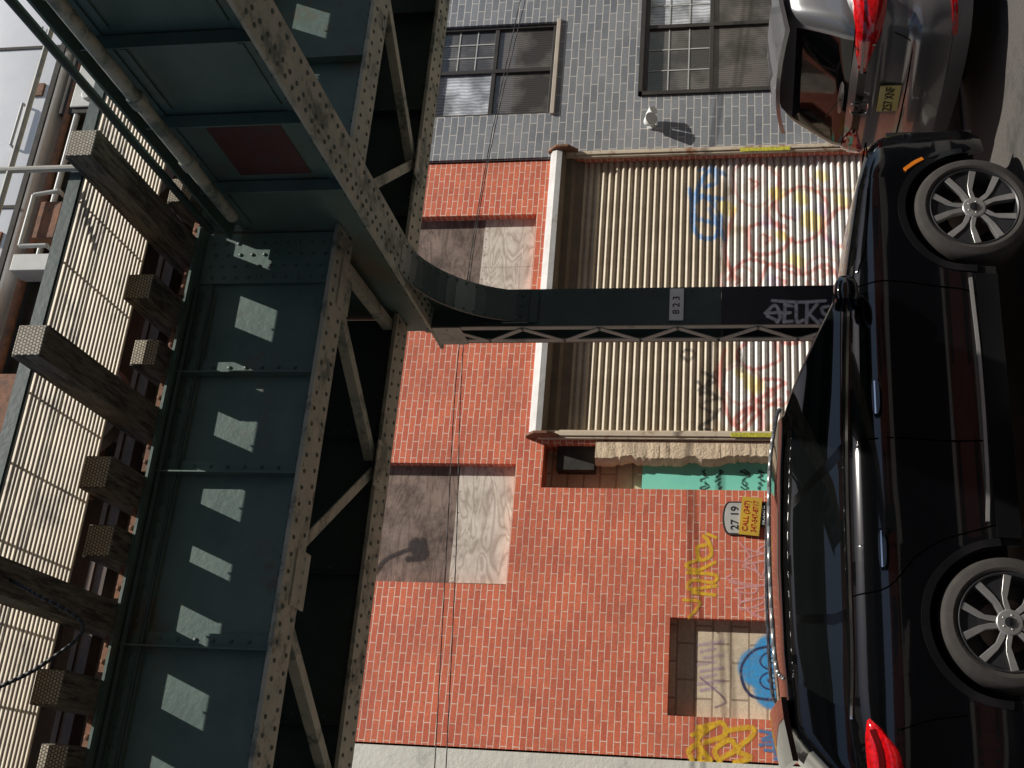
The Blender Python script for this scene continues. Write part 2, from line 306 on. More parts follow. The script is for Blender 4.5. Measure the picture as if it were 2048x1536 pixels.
# ------------------------------------------------------------------ ground
def sheet(name,x0,x1,y0,y1,z,m,label):
    b=MB(); b.add([(x0,y0,z),(x1,y0,z),(x1,y1,z),(x0,y1,z)],[(0,1,2,3)]); o=b.obj(name,m,recalc=False); o['kind']='structure'; o['label']=label; o['category']=name; return o
sheet('ground',-300,300,-300,300,-.01,GRND,'wide dull bare ground around the street')
sheet('road',-120,120,-4.5,8.35,0,ASPH,'worn dark asphalt street under the railway')
b=MB(); b.box(-60,60,8.5,YF,-.005,.13)
for i in range(-20,30):
    b.box(i*1.5-.004,i*1.5+.004,8.5,YF,.13,.1315,1)
o=b.obj('pavement',[CONC,BLACK]); o['kind']='structure'; o['label']='gray concrete pavement in front of the buildings'; o['category']='pavement'
b=MB(); b.box(-60,60,8.35,8.498,-.004,.135); o=b.obj('kerb',CONC,bevel=.015); o['kind']='structure'; o['label']='concrete kerb along the street'; o['category']='kerb'
b=MB(); b.box(-60,60,-8.5,-4.5,-.005,.13); o=b.obj('pavement',CONC); o['kind']='structure'; o['label']='gray concrete pavement on the opposite side'; o['category']='pavement'
# ------------------------------------------------------------------ buildings
def wall(b,x0,x1,z0,z1,y,ops,depth=.12,m=0):
    xs=sorted({x0,x1}|{v for o in ops for v in o[:2]}); zs=sorted({z0,z1}|{v for o in ops for v in o[2:4]})
    for i in range(len(xs)-1):
        for j in range(len(zs)-1):
            cx=(xs[i]+xs[i+1])/2; cz=(zs[j]+zs[j+1])/2
            if any(o[0]<cx<o[1] and o[2]<cz<o[3] for o in ops): continue
            b.add([(xs[i],y,zs[j]),(xs[i+1],y,zs[j]),(xs[i+1],y,zs[j+1]),(xs[i],y,zs[j+1])],[(0,1,2,3)],m)
    for o in ops:
        a,c,d,e=o[:4]; y1=y+(o[4] if len(o)>4 else depth)
        b.add([(a,y,d),(a,y1,d),(a,y1,e),(a,y,e)],[(0,1,2,3)],m); b.add([(c,y,d),(c,y1,d),(c,y1,e),(c,y,e)],[(3,2,1,0)],m)
        b.add([(a,y,e),(a,y1,e),(c,y1,e),(c,y,e)],[(0,1,2,3)],m); b.add([(a,y,d),(a,y1,d),(c,y1,d),(c,y,d)],[(3,2,1,0)],m)
XL=fp(1200,1512)[0]; XR=fp(1200,316)[0]
def rect(x0,x1,y0,y1):
    xm=(x0+x1)/2; ym=(y0+y1)/2
    return [fp(xm,y1)[0],fp(xm,y0)[0],fp(x1,ym)[1],fp(x0,ym)[1]]
W1=rect(900,1066,430,600); W1[0]=W1[1]-1.45; W1[3]=W1[2]+2.0
W2=rect(900,1022,927,1168); W2[3]=W2[2]+2.0
LW=rect(1337,1560,1238,1436); LW[2]=.95
DO=rect(1085,1500,888,978); DO[2]=.13
GT=rect(1095,1700,305,872); GT[2]=.13; GX0,GX1,GZ0,GZ1=GT
red=root('brick_building','two storey red brick building with boarded windows and roller gate','building',((XL+XR)/2,YF,0))
b=MB(); wall(b,XL,XR,0,9.2,YF,[W1+[.16],W2+[.16],LW+[.17],DO+[.35],GT+[.25]])
b.box(XL,XR,YF+.6,YF+9,0,9.2,1); b.box(XL,XL+.02,YF,YF+.6,0,9.2,0); b.box(XR-.02,XR,YF,YF+.6,0,9.2,0); b.box(XL,XR,YF+.001,YF+.6,9.2,9.22,1)
b.obj('wall',[BRICKR,DARK],red,recalc=False)
def boards(R,split,lo):
    x0,x1,z0,z1=R; zs=z0+(z1-z0)*split; y=YF+.13
    b=MB(); b.box(x0,x1,y,y+.02,zs+.004,z1); b.obj('boarded_window',PLYD,red,label='dark stained plywood sheet in window opening')
    xm=x0+(x1-x0)*lo
    for xa,xb,dy in ((x0,xm-.004,-.012),(xm+.004,x1,-.006)):
        b=MB(); b.box(xa,xb,y+dy,y+.02,z0+.01,zs)
        for k in range(6): b.rivet((xa+.05+(xb-xa-.1)*k/5,y+dy-.001,zs-.03),(0,-1,0),.006,1)
        b.obj('boarded_window',[PLYL,BLACK],red,label='pale weathered plywood sheet in window opening')
boards(W1,.36,.5); boards(W2,.36,.02)
Yp=YF+.128; q=lambda x,y: fp(x,y,Yp)
spray('paint_splash',red,[([q(830,1090),q(835,1100)],.16,(.03,.02,.02),.95),([q(830,1095),q(800,1105),q(770,1120),q(750,1145)],.05,(.03,.02,.02),.9),([q(845,1080),q(850,1112),q(815,1118)],.07,(.03,.02,.02),.8)],Yp,'dark paint splash on the boarding',.01)
b=MB(); b.box(LW[0],LW[1],YF+.13,YF+.3,LW[2],LW[3]); b.obj('blocked_window',BLOCK,red,label='window opening filled with bare concrete blocks')
Yb=YF+.13
blue=(.05,.38,.80)
def fb(*a): return fp(a[0],a[1],Yb)
nv=(.02,.03,.12)
bs=[([fb(1515,1335),fb(1560,1335)],.42,blue,.95),([fb(1545,1305),fb(1545,1380)],.40,blue,.95)]
bs+=[([fb(1565,1292),fb(1510,1300),fb(1482,1340),fb(1500,1390),fb(1560,1402)],.03,nv,1)]
for yy in (1322,1362): bs+=[([fb(1550,yy-3),fb(1560,yy+3)],.11,(.35,.65,.9),.9),([fb(1575,yy-16),fb(1535,yy-16),fb(1520,yy),fb(1535,yy+16),fb(1575,yy+16)],.02,nv,1),([fb(1565,yy-7),fb(1542,yy-5),fb(1538,yy+2),fb(1565,yy+7)],.02,nv,1)]
bs+=[([fb(1395+(k%3)*6,1290+k*13),fb(1445-(k%2)*15,1284+k*13)],.035,(.50,.36,.55),.45) for k in range(8)]
bs+=[([fb(1400,1355),fb(1450,1400),fb(1430,1415)],.02,(.2,.1,.25),.6)]
spray('graffiti_tag',red,bs,Yb,'blue rounded graffiti with looping lines on blocks')
x0,x1,z0,z1=DO
b=MB(); b.box(x0,x1,YF+.3,YF+.4,1.0,z1); b.obj('doorway_infill',BLOCK,red,label='bare block infill at doorway top')
zt=fp(1282,950)[1]
b=MB(); b.box(x0,x1-.12,YF+.14,YF+.298,.13,zt); b.obj('door_panel',MINT,red,label='mint green painted panel in doorway')
random.seed(8); n=150; zj0,zj1=.13,fp(1190,915)[1]; ww=.18; vs=[]
for k in range(n+1):
    z=zj0+(zj1-zj0)*k/n; ww=max(.12,min(.25,ww+random.uniform(-.022,.022))); d=random.uniform(0,.02)
    vs+=[(x1+.03,YF-.012,z),(x1-ww*.75,YF-.01-d,z),(x1-ww,YF+.05+d,z),(x1-ww*.9,YF+.2,z)]
b=MB(); b.add(vs,[(4*k+i,4*k+i+1,4*k+5+i,4*k+4+i) for k in range(n) for i in range(3)]+[(0,1,2,3),(4*n+3,4*n+2,4*n+1,4*n)])
b.obj('door_jamb',PLASTER,red,label='crumbling cream plaster door jamb',smooth=50)
b=MB(); b.box(x1-.3,x1+.02,YF+.1,YF+.29,zj1+.02,z1-.15); b.obj('door_transom_box',DARK,red)
Yd=YF+.14
def fd(x,y): return fp(x,y,Yd)
tg=[]
random.seed(4)
for r0,cx in enumerate((1410,1440,1490,1520)):
    for c in range(5):
        y0=940+c*8; tg.append(([fd(cx,y0),fd(cx+random.randint(-11,11),y0+4),fd(cx+random.randint(-10,10),y0+7),fd(cx+random.randint(-8,8),y0+2)],.016,(.01,.03,.03),.95))
spray('graffiti_tag',red,tg,Yd,'small black scrawled tags on mint panel',.006)
yl=(.90,.55,.03); pk=(.85,.50,.50)
spray('graffiti_tag',red,[S([(1408,1072),(1418,1085),(1422,1110),(1400,1120),(1395,1095),(1412,1090)],.045,yl),
 S([(1400,1118),(1372,1130),(1395,1140),(1430,1125)],.04,yl),S([(1375,1145),(1430,1150),(1425,1165),(1385,1160),(1378,1178),(1432,1172)],.04,yl),
 S([(1385,1185),(1430,1190)],.04,yl),S([(1368,1200),(1400,1205),(1378,1235)],.035,yl),S([(1432,1075),(1415,1068)],.035,yl)],YF,'yellow spray tag on red brick')
random.seed(12); pks=[]
for c in range(9):
    y0=1085+c*16; pks.append(S([(1500+random.randint(-50,10),y0),(1470+random.randint(-15,50),y0+10),(1510+random.randint(-30,20),y0+22),(1480+random.randint(-30,50),y0+14),(1530,y0+5)],.022,pk,.6))
spray('graffiti_tag',red,pks,YF,'pink scrawled graffiti on red brick')
spray('graffiti_tag',red,[S([(1385,1522),(1378,1500),(1400,1490),(1400,1525),(1420,1520)],.055,yl),S([(1420,1520),(1395,1480),(1440,1445),(1450,1470),(1410,1485)],.055,yl),
 S([(1440,1525),(1430,1500),(1460,1480),(1470,1500),(1445,1515)],.055,yl),S([(1450,1462),(1500,1455),(1505,1470),(1475,1500),(1500,1515),(1470,1525)],.055,yl),
 S([(1395,1455),(1425,1450),(1385,1470)],.05,yl)],YF,'yellow bubble tag on red brick')
bl=(.10,.26,.52)
spray('graffiti_tag',red,[S([(1520,1462),(1545,1468),(1525,1480),(1555,1478)],.035,bl),S([(1520,1490),(1580,1486)],.035,bl),S([(1530,1500),(1575,1505),(1550,1518),(1590,1512)],.035,bl),S([(1545,1480),(1550,1508)],.035,bl)],YF,'dark blue tag on red brick')
# roller gate
gate=sub('roller_gate',red,'ribbed beige roller gate covered in graffiti')
gy=YF+.10; pitch=.088
xs=np.linspace(GX0+.04,GX1-.04,260); zs=np.arange(GZ0,GZ1-.05,pitch/9)
XX,ZZ=np.meshgrid(xs,zs)
ph=(ZZ/pitch)%1
prof=np.where(ph<.62,np.abs(np.sin(np.pi*ph/.62))**.6,0)
YY=gy-.030*prof+ .006*np.sin(XX*1.7+1)*np.sin(ZZ*1.1)
wht=(.97,.96,.94); rd=(.66,.07,.06); bu=(.03,.24,.58); pnk=(.88,.40,.38); gr=[]
def G(p,w,c,a=.9): gr.append(S(p,w,c,a,gy))
def ring(cx,cy,r,w,c,a):
    k=150.0*r; pts=[(cx+k*1.05*math.cos(t)*(1+.16*math.sin(3*t+cx)),cy+k*.9*math.sin(t)*(1+.16*math.cos(2*t+cy))) for t in [i*math.pi/6 for i in range(12 if int(cx)%2 else 13)]]; G(pts,w,c,a)
for p in ([(1480,345),(1700,345)],[(1480,420),(1700,420)],[(1480,500),(1700,500)],[(1500,560),(1700,560)],[(1500,660),(1650,640)],[(1490,760),(1600,720)],[(1480,830),(1560,800)]): G(p,.5,wht,.7)
bub=((1510,368,.30),(1600,430,.36),(1535,478,.27),(1650,350,.22),(1565,565,.30),(1690,455,.26),(1650,545,.22),(1520,705,.26),(1590,655,.24),(1480,770,.25),(1545,785,.22),(1500,845,.18),(1475,560,.2))
for cx,cy,r in bub: G([(cx,cy),(cx+2,cy+2)],2*r*.95,wht,.95)
for cx,cy,r in bub[::2]: G([(cx-8,cy+6),(cx+10,cy-4)],r*.7,(.90,.62,.56),.55)
for i,(cx,cy,r) in enumerate(bub):
    ring(cx,cy,r,.036+.012*(i%3),rd if i%3 else pnk,.75)
    if i%2==0: G([(cx-10,cy-8),(cx+6,cy),(cx-4,cy+10)],.035,rd,.7)
for p in ([(1455,560),(1500,520),(1600,550),(1650,530),(1680,560)],[(1450,700),(1440,760),(1468,850),(1520,800),(1565,770)],[(1485,865),(1520,825),(1560,800)],[(1470,420),(1450,500),(1470,560)],[(1560,340),(1555,420),(1590,440)],[(1500,640),(1560,620),(1640,640)]): G(p,.05,rd,.75)
for p in ([(1425,332),(1400,370),(1385,425),(1395,470),(1430,475),(1440,430),(1412,395),(1388,408)],[(1400,340),(1425,345),(1435,365),(1410,375)],[(1385,390),(1445,400)],[(1420,420),(1450,480)],[(1400,440),(1440,450)],[(1380,380),(1390,440)],[(1430,340),(1450,350)]): G(p,.065,bu,.95)
for p,w in (((1450,415),.20),((1620,440),.26),((1548,385),.16),((1590,520),.16),((1505,768),.20),((1480,745),.13),((1600,395),.16),((1640,350),.14),((1560,470),.12),((1680,400),.15)): G([p,(p[0]+8,p[1]+6)],w,(.92,.72,.14),.75)
for p in ((1590,425),(1640,415),(1530,440),(1545,560),(1660,480)): G([p,(p[0]+5,p[1]+8)],.15,(.50,.44,.72),.5)
for p in ([(1405,745),(1432,762),(1398,782),(1436,795),(1400,812),(1432,832),(1398,856),(1425,862)],[(1395,765),(1440,800)],[(1410,850),(1440,820)],[(1400,790),(1430,745)],[(1365,705),(1380,700),(1390,712),(1375,722),(1362,712)],[(1450,740),(1445,800)],[(1480,700),(1485,745)]): G(p,.042,(.03,.03,.035),.9)
A,C=strokefield(XX,ZZ,gr)
A=A*(.88+.12*np.sin(XX*9.1)*np.sin(ZZ*7.3))
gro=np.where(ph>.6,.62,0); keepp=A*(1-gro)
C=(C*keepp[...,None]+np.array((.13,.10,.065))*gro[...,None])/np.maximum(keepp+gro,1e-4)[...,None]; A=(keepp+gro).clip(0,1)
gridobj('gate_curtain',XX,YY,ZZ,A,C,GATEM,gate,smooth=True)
for xa,xb in ((GX0-.06,GX0+.05),(GX1-.05,GX1+.05)):
    b=MB(); b.box(xa,xb,YF-.05,YF+.085,GZ0,GZ1-.02); b.box(xa+.03,xb-.02,YF-.07,YF-.052,GZ0,GZ1-.06); b.obj('guide_rail',BEIGE,gate,bevel=.006)
b=MB(); hz=GZ1-.02
pts=[(YF+.1,hz+.11),(YF-.05,hz+.11),(YF-.11,hz+.075),(YF-.145,hz+.01),(YF-.135,hz-.06),(YF-.09,hz-.10),(YF-.02,hz-.115),(YF-.02,hz-.20),(YF+.03,hz-.24),(YF+.05,hz-.34)]
vs=[(x,y,z) for x in (GX0-.02,GX1+.02) for y,z in pts]; k=len(pts)
b.add(vs,[(i,i+1,k+i+1,k+i) for i in range(k-1)],0)
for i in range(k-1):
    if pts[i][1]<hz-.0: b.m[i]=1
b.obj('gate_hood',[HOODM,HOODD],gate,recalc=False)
for xx in (GX0-.05,GX1+.03):
    b=MB(); pr=[(YF+.0+.22*math.cos(a),hz-.06+.22*math.sin(a)) for a in [math.pi/8+i*math.pi/4 for i in range(8)]]
    vs=[(xx,y,z) for y,z in pr]+[(xx+.035,y,z) for y,z in pr]
    b.add(vs,[tuple(range(8)),tuple(range(15,7,-1))]+[(i,(i+1)%8,8+(i+1)%8,8+i) for i in range(8)]); b.obj('hood_end_bracket',RUST,gate,bevel=.005)
for xx,pa,pb in ((GX0-.01,fp(1462,880)[1],fp(1545,880)[1]),(GX1-.03,fp(1480,305)[1],fp(1580,305)[1])):
    b=MB(); b.box(xx-.025,xx+.03,YF-.076,YF-.072,pb,pa)
    b.obj('caution_label',YTAPE,gate)
# gray building
gray=root('gray_brick_building','gray glazed brick building with dark framed windows','building',(XR+3,YF,0))
A1=rect(872,1108,52,233); A1[3]=A1[2]+1.75; B1=rect(1290,1560,2,182); B1[1]=B1[0]+2.3
B1[2]=fp(1560,100)[1]; B1[3]=fp(1289,100)[1]
b=MB(); wall(b,XR+.004,XR+14,0,9.2,YF-.03,[A1+[.1],B1+[.1]]); b.box(XR+.004,XR+14,YF+.6,YF+9,0,9.2,1); b.box(XR+.004,XR+.02,YF-.03,YF+.6,0,9.2,0)
b.obj('wall',[BRICKG,DARK],gray,recalc=False)
def window(R,root_,curt,mun,lab):
    x0,x1,z0,z1=R; y=YF+.05
    w=sub('window',root_,lab)
    b=MB(); f=.055
    b.box(x0,x1,y-.04,y+.03,z0,z0+f); b.box(x0,x1,y-.04,y+.03,z1-f,z1); b.box(x0,x0+f,y-.04,y+.03,z0+f,z1-f); b.box(x1-f,x1,y-.04,y+.03,z0+f,z1-f)
    xm=(x0+x1)/2; zm=z0+(z1-z0)*.5
    b.box(xm-f*.6,xm+f*.6,y-.035,y+.03,z0+f,z1-f); b.box(x0+f,xm-f*.6,y-.03,y+.03,zm-.03,zm+.03); b.box(xm+f*.6,x1-f,y-.03,y+.03,zm-.03,zm+.03)
    b.obj('frame',WFR,w,bevel=.005)
    i=0
    for xa,xb in ((x0+f,xm-f*.6),(xm+f*.6,x1-f)):
        for za,zb in ((z0+f,zm-.03),(zm+.03,z1-f)):
            b=MB(); b.box(xa,xb,y+.002,y+.008,za,zb); b.obj('pane',curt[i],w)
            if mun[i]:
                b=MB()
                for k in (1,2): xx=xa+(xb-xa)*k/3; b.box(xx-.008,xx+.008,y-.006,y,za,zb)
                for k in (1,2): zz=za+(zb-za)*k/3; b.box(xa,xb,y-.0075,y-.001,zz-.008,zz+.008)
                b.obj('muntins',SIGNW,w)
            i+=1
    b=MB(); b.box(x0-.03,x1+.03,YF-.07,YF+.01,z0-.06,z0-.002); b.obj('sill',TANF,w,bevel=.006)
window(A1,gray,[CURD,CURT,CURD,CURD],[0,0,0,1],'dark framed window with pale curtains')
window(B1,gray,[CURD,CURD,CURD,CURT],[0,1,0,1],'dark framed ground floor window with grilles')
b=MB(); b.box(B1[0]-.06,B1[0]-.002,YF-.06,YF+.02,B1[2]-.05,B1[3]+.05); b.box(B1[0]-.06,B1[1],YF-.06,YF+.02,B1[3]+.002,B1[3]+.06); b.obj('window_surround',WFR,gray)
lx,lz=fp(1300,243,YF-.15)
sl=root('security_light','small white security floodlight on gray brick wall','light',(lx,YF-.03,lz))
b=MB(); b.cyl((lx,YF-.03,lz),(lx,YF-.06,lz),.05,16); b.cyl((lx,YF-.06,lz),(lx,YF-.16,lz+.02),.018,8); b.obj('mount',WHITE,sl,smooth=True)
b=MB(); b.cyl((lx,YF-.13,lz+.04),(lx-.02,YF-.25,lz-.03),.055,16,r1=.09); b.cyl((lx+.12,YF-.12,lz+.03),(lx+.14,YF-.22,lz-.05),.04,16,r1=.065); b.box(lx-.02,lx+.14,YF-.15,YF-.09,lz,lz+.06)
b.obj('lamp_head',WHITE,sl,smooth=True,bevel=.004)
wb=root('white_building','white painted stucco building','building',(XL-4,YF,0))
b=MB(); b.box(XL-9,XL-.004,YF-.02,YF+9,0,9.2); b.obj('wall',WHITEW,wb)
b=MB(); b.box(XL-6,XL-5,YF-.06,YF-.022,1,2.4); b.obj('window',GLS,wb)
ob=root('opposite_building','brick building across the street','building',(0,-8.5,0))
b=MB(); ops=[[i*3.1-20,i*3.1-18.6,z,z+1.5] for i in range(14) for z in (1.1,4.3)]; wall(b,-24,26,0,7.2,8.5,ops,.12)
o=b.obj('wall',BRICKR,ob,recalc=False); o.matrix_parent_inverse=Matrix.Translation((0,8.5,0))@Matrix.Rotation(math.pi,4,'Z')
b=MB(); b.box(-26,24,-17,-8.65,0,7.1); b.obj('interior_wall',GLS,ob)
# signs
sx,sz=fp(1470,1037)
hs=root('house_number_sign','arched gray house number plaque reading 27 19','sign',(sx,YF,sz))
def plaque(w,h,r,y0,y1,m,nm):
    pts=[(sx-w,sz-h),(sx+w,sz-h),(sx+w,sz+h*.6)]+[(sx+w*math.cos(t),sz+h*.6+r*math.sin(t)) for t in [i*math.pi/10 for i in range(1,10)]]+[(sx-w,sz+h*.6)]
    b=MB(); b.prism(pts,y0,y1); b.obj(nm,m,hs,bevel=.003)
plaque(.20,.11,.08,YF-.018,YF-.002,WFR,'frame'); plaque(.18,.09,.065,YF-.024,YF-.019,SIGNW,'plaque')
text('numerals','27 19',.125,BLACK,hs,faceY(sx,YF-.026,sz-.0))
px,pz=fp(1501,1034)
ps=root('phone_number_sign','tilted yellow sign with red phone number','sign',(px,YF,pz))
M0=faceY(px,YF-.035,pz,rad(5))
b=MB(); b.box(-.225,.225,-.115,.115,-.004,.004); o=b.obj('board',YEL,ps); o.data.transform(M0)
text('lettering','CALL (347)',.085,REDT,ps,M0@Matrix.Translation((0,.05,.006)),sx=.9); text('lettering','347-547-8717',.085,REDT,ps,M0@Matrix.Translation((0,-.05,.006)),sx=.78)
qx,qz=fp(1530,1030)
bs_=root('intercom_panel','small black intercom plate with white tag','sign',(qx,YF,qz))
b=MB(); b.box(qx-.14,qx+.14,YF-.025,YF-.002,qz-.10,qz+.075); b.obj('plate',BLACK,bs_,bevel=.004)
text('lettering','NODEMS',.055,WHITE,bs_,faceY(qx-.01,YF-.027,qz+.02))
b=MB(); b.cyl((qx+.02,YF-.026,qz-.05),(qx+.02,YF-.033,qz-.05),.035,20); b.obj('emblem',TANF,bs_)
# ------------------------------------------------------------------ viaduct
CX=4.33; YN,YFG=7.33,8.9; ZB,ZT=4.92,6.04
via=root('elevated_railway','green riveted steel elevated railway over the street','bridge',(CX,8.87,.13))
def girder(name,Y,x0,x1,lab,stiff,gm=None):
    b=MB()
    b.box(x0,x1,Y-.008,Y+.008,ZB+.02,ZT-.02,0)
    b.box(x0,x1,Y-.16,Y+.16,ZB-.022,ZB,1); b.box(x0,x1,Y-.16,Y+.16,ZT,ZT+.02,0)
    for s in (-1,1):
        b.box(x0,x1,*sorted((Y+s*.009,Y+s*.022)),ZB+.002,ZB+.13,0); b.box(x0,x1,*sorted((Y+s*.009,Y+s*.022)),ZT-.13,ZT-.002,0)
        b.box(x0,x1,*sorted((Y+s*.024,Y+s*.15)),ZB+.001,ZB+.014,1); b.box(x0,x1,*sorted((Y+s*.024,Y+s*.15)),ZT-.014,ZT-.001,0)
    x=x0+.05;k=0
    while x<x1:
        b.rivet((x,Y-.022,ZB+.07),(0,-1,0),.017,2); b.rivet((x,Y-.022,ZT-.07),(0,-1,0),.017,2)
        b.rivet((x,Y-.09,ZB-.022),(0,0,-1),.018,2); b.rivet((x+.06,Y+.09,ZB-.022),(0,0,-1),.018,2)
        x+=.12;k+=1
    for xs_ in stiff:
        b.box(xs_-.05,xs_-.04,Y-.11,Y-.024,ZB+.016,ZT-.016,0); b.box(xs_-.04,xs_+.06,Y-.020,Y-.0085,ZB+.132,ZT-.132,0)
        b.box(xs_-.04,xs_+.06,Y-.034,Y-.0225,ZB+.016,ZT-.016,0)
        z=ZB+.2
        while z<ZT-.18: b.rivet((xs_+.015,Y-.034,z),(0,-1,0),.016,2); z+=.13
    return b.obj(name,[gm or GREEN,PALE,RIV],via,label=lab,recalc=False)
girder('track_girder',YN,-9,CX-.02,'green riveted plate girder nearer the street',[3.14,2.36,1.12,.1,-1,-2.1,-3.2])
girder('track_girder',YN,CX+.02,16,'green riveted plate girder beyond the cross girder',[5.1,6.0,6.9,7.8,9,10,11])
girder('track_girder',YFG,-9,CX-.02,'green riveted plate girder nearer the buildings',[3.2,2,.8,-.4],GREEND); girder('track_girder',YFG,CX+.02,16,'green riveted plate girder nearer the buildings',[5.4,6.6,7.8,9],GREEND)  # darker green paints in the shade beneath the ties
for yy in (1.0,2.6):  # unseen girders and deck added to darken car reflections and ambient light
    b=MB(); b.box(-12,18,yy-.01,yy+.01,ZB,ZT); b.box(-12,18,yy-.16,yy+.16,ZB-.02,ZB-.001); b.box(-12,18,yy-.16,yy+.16,ZT+.001,ZT+.02); b.obj('track_girder',GREEND,via,label='plain green girder added out of view over the roadway to darken reflections')
b=MB(); b.box(-12,18,.4,3.15,ZT+.022,ZT+.24); b.obj('unseen_shade_deck',TIE,via,label='timber deck added out of view over the roadway to darken reflections')
b=MB(); b.box(3.86,CX-.03,YN-.05,YN-.036,ZB+.02,ZT-.02,0)
for i in range(4):
    z=ZB+.1
    while z<ZT-.08: b.rivet((3.91+i*.1,YN-.05,z+(i%2)*.03),(0,-1,0),.016,1); z+=.1
b.obj('splice_plate',[GREEN,RIV],via)
CB,CT=4.59,5.75
b=MB(); ya,yb=-2.6,9.15
b.box(CX-.008,CX+.008,ya,yb,CB+.02,CT-.02,0)
b.box(CX-.19,CX+.19,ya,yb,CB-.025,CB,1); b.box(CX-.15,CX+.15,ya,7.16,CT,CT+.02,0)
for s in (-1,1):
    b.box(*sorted((CX+s*.009,CX+s*.024)),ya,yb,CB+.002,CB+.16,0); b.box(*sorted((CX+s*.009,CX+s*.022)),ya,7.16,CT-.14,CT-.002,0)
y=ya+.05;k=0
while y<yb:
    b.rivet((CX-.024,y,CB+.08+.03*(k%2)),(-1,0,0),.018,2); b.rivet((CX-.12,y,CB-.025),(0,0,-1),.018,2); b.rivet((CX+.12,y+.05,CB-.025),(0,0,-1),.018,2); b.rivet((CX-.05,y+.05,CB-.025),(0,0,-1),.018,2)
    b.rivet((CX-.022,y,CT-.07),(-1,0,0),.016,2); y+=.115;k+=1
for yy in (6.55,5.75,4.95,4.15,3.35,2.5,1.6,.7,-.2,-1.1):
    b.box(CX-.12,CX-.026,yy-.006,yy+.006,CB+.02,CT-.02,0); b.box(CX-.038,CX-.026,yy+.008,yy+.1,CB+.02,CT-.02,0)
    z=CB+.24
    while z<CT-.15: b.rivet((CX-.038,yy+.055,z),(-1,0,0),.016,2); z+=.13
for y0,y1 in ((5.0,5.7),(4.2,4.9),(3.4,4.1)):
    for z in (CB+.2,CT-.2): b.box(CX-.022,CX-.0085,y0+.08,y1-.02,z-.02,z+.02,0)
b.obj('cross_girder',[GREEN,PALE,RIV],via,recalc=False)
b=MB(); b.box(CX-.016,CX-.0087,5.90,6.48,CB+.28,CT-.35); b.obj('primer_patch',REDP,via,label='square patch of red primer on girder web')
b=MB(); n=16; arc=[]
for i in range(n+1):
    t=i/n*math.pi/2; arc.append((7.70+ .98*math.sin(t), CB-.03-.95*(1-math.cos(t))))
def strip(b,P,x0,x1,th,m=0):
    for (y0,z0),(y1,z1) in zip(P[:-1],P[1:]):
        b.add([(x0,y0,z0),(x1,y0,z0),(x1,y1,z1),(x0,y1,z1),(x0,y0+th*.7,z0+th),(x1,y0+th*.7,z0+th),(x1,y1+th*.7,z1+th),(x0,y1+th*.7,z1+th)],[(0,1,2,3),(7,6,5,4),(0,3,7,4),(1,5,6,2)],m)
strip(b,arc,CX-.15,CX+.15,.015,0)
vs=[(CX,y,z+.01) for y,z in arc]+[(CX,y,CB-.026) for y,z in arc]; b.add(vs,[(i,i+1,n+2+i,n+1+i) for i in range(n)],0)
for (y,z) in arc[1:-1:1]:
    for xx in (-.12,.12):
        b.rivet((CX+xx,y-.0,z-.001),(0,-.5,-.8),.014,1)
b.obj('knee_bracket',[COLG,RIV],via)
col=sub('column',via,'laced steel column, green above and black below')
x0,x1=CX-.18,CX+.18; y0,y1=8.70,9.05; zc=2.02
for za,zb,m in ((.13,zc,BLKP),(zc+.001,CB-.03,COLG)):
    b=MB(); b.box(x0,x1,y0,y0+.014,za,zb,0); b.box(x0,x1,y1-.014,y1,za,zb,0)
    for xx in (x0,x1-.012): b.box(xx,xx+.012,y0+.016,y0+.075,za,zb,1 if xx==x0 else 0); b.box(xx,xx+.012,y1-.075,y1-.016,za,zb,1 if xx==x0 else 0)  # left flanges take the bounce-lightened lacing colour
    z=za+.08
    while z<zb-.05:
        b.rivet((x1-.03,y0,z),(0,-1,0),.013,0); b.rivet((x0+.03,y0,z),(0,-1,0),.011,0); z+=.17 if za>1 else .3
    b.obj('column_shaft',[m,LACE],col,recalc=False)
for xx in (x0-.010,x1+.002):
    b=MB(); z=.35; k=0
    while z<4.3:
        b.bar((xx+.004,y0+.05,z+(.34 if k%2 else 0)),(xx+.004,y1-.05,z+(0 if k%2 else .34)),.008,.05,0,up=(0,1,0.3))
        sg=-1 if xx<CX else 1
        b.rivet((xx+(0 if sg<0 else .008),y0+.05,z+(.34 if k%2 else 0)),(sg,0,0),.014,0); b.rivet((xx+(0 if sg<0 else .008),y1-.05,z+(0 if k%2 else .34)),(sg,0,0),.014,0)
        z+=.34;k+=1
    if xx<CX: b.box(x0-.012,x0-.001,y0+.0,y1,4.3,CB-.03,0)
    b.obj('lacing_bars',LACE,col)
b=MB(); b.box(x0-.12,x1+.12,y0-.1,y1+.1,.131,.17,0); b.box(x0-.03,x1+.03,y0-.03,y0-.001,.17,.6,0); b.obj('base_plate',BLKP,col,bevel=.008)
b=MB(); b.box(x0+.02,x1-.02,y0-.04,y0-.015,3.69,3.92,0)
for i in range(3):
    for j in range(2): b.rivet((x0+.08+i*.1,y0-.04,3.75+j*.1),(0,-1,0),.014,0)
b.obj('bracket_clip',GREEND,col)
zn=onY(1353,619,8.7)[1]
b=MB(); b.box(x0+.04,x1-.02,y0-.018,y0-.002,zn-.06,zn+.06); b.obj('number_plate',WHITE,col)
text('numerals','8 2 3',.085,BLACK,col,faceY(CX+.0,y0-.019,zn),sx=1.0)
wc=(.78,.76,.76); f7=lambda x,y: onY(x,y,y0)
tg=[]
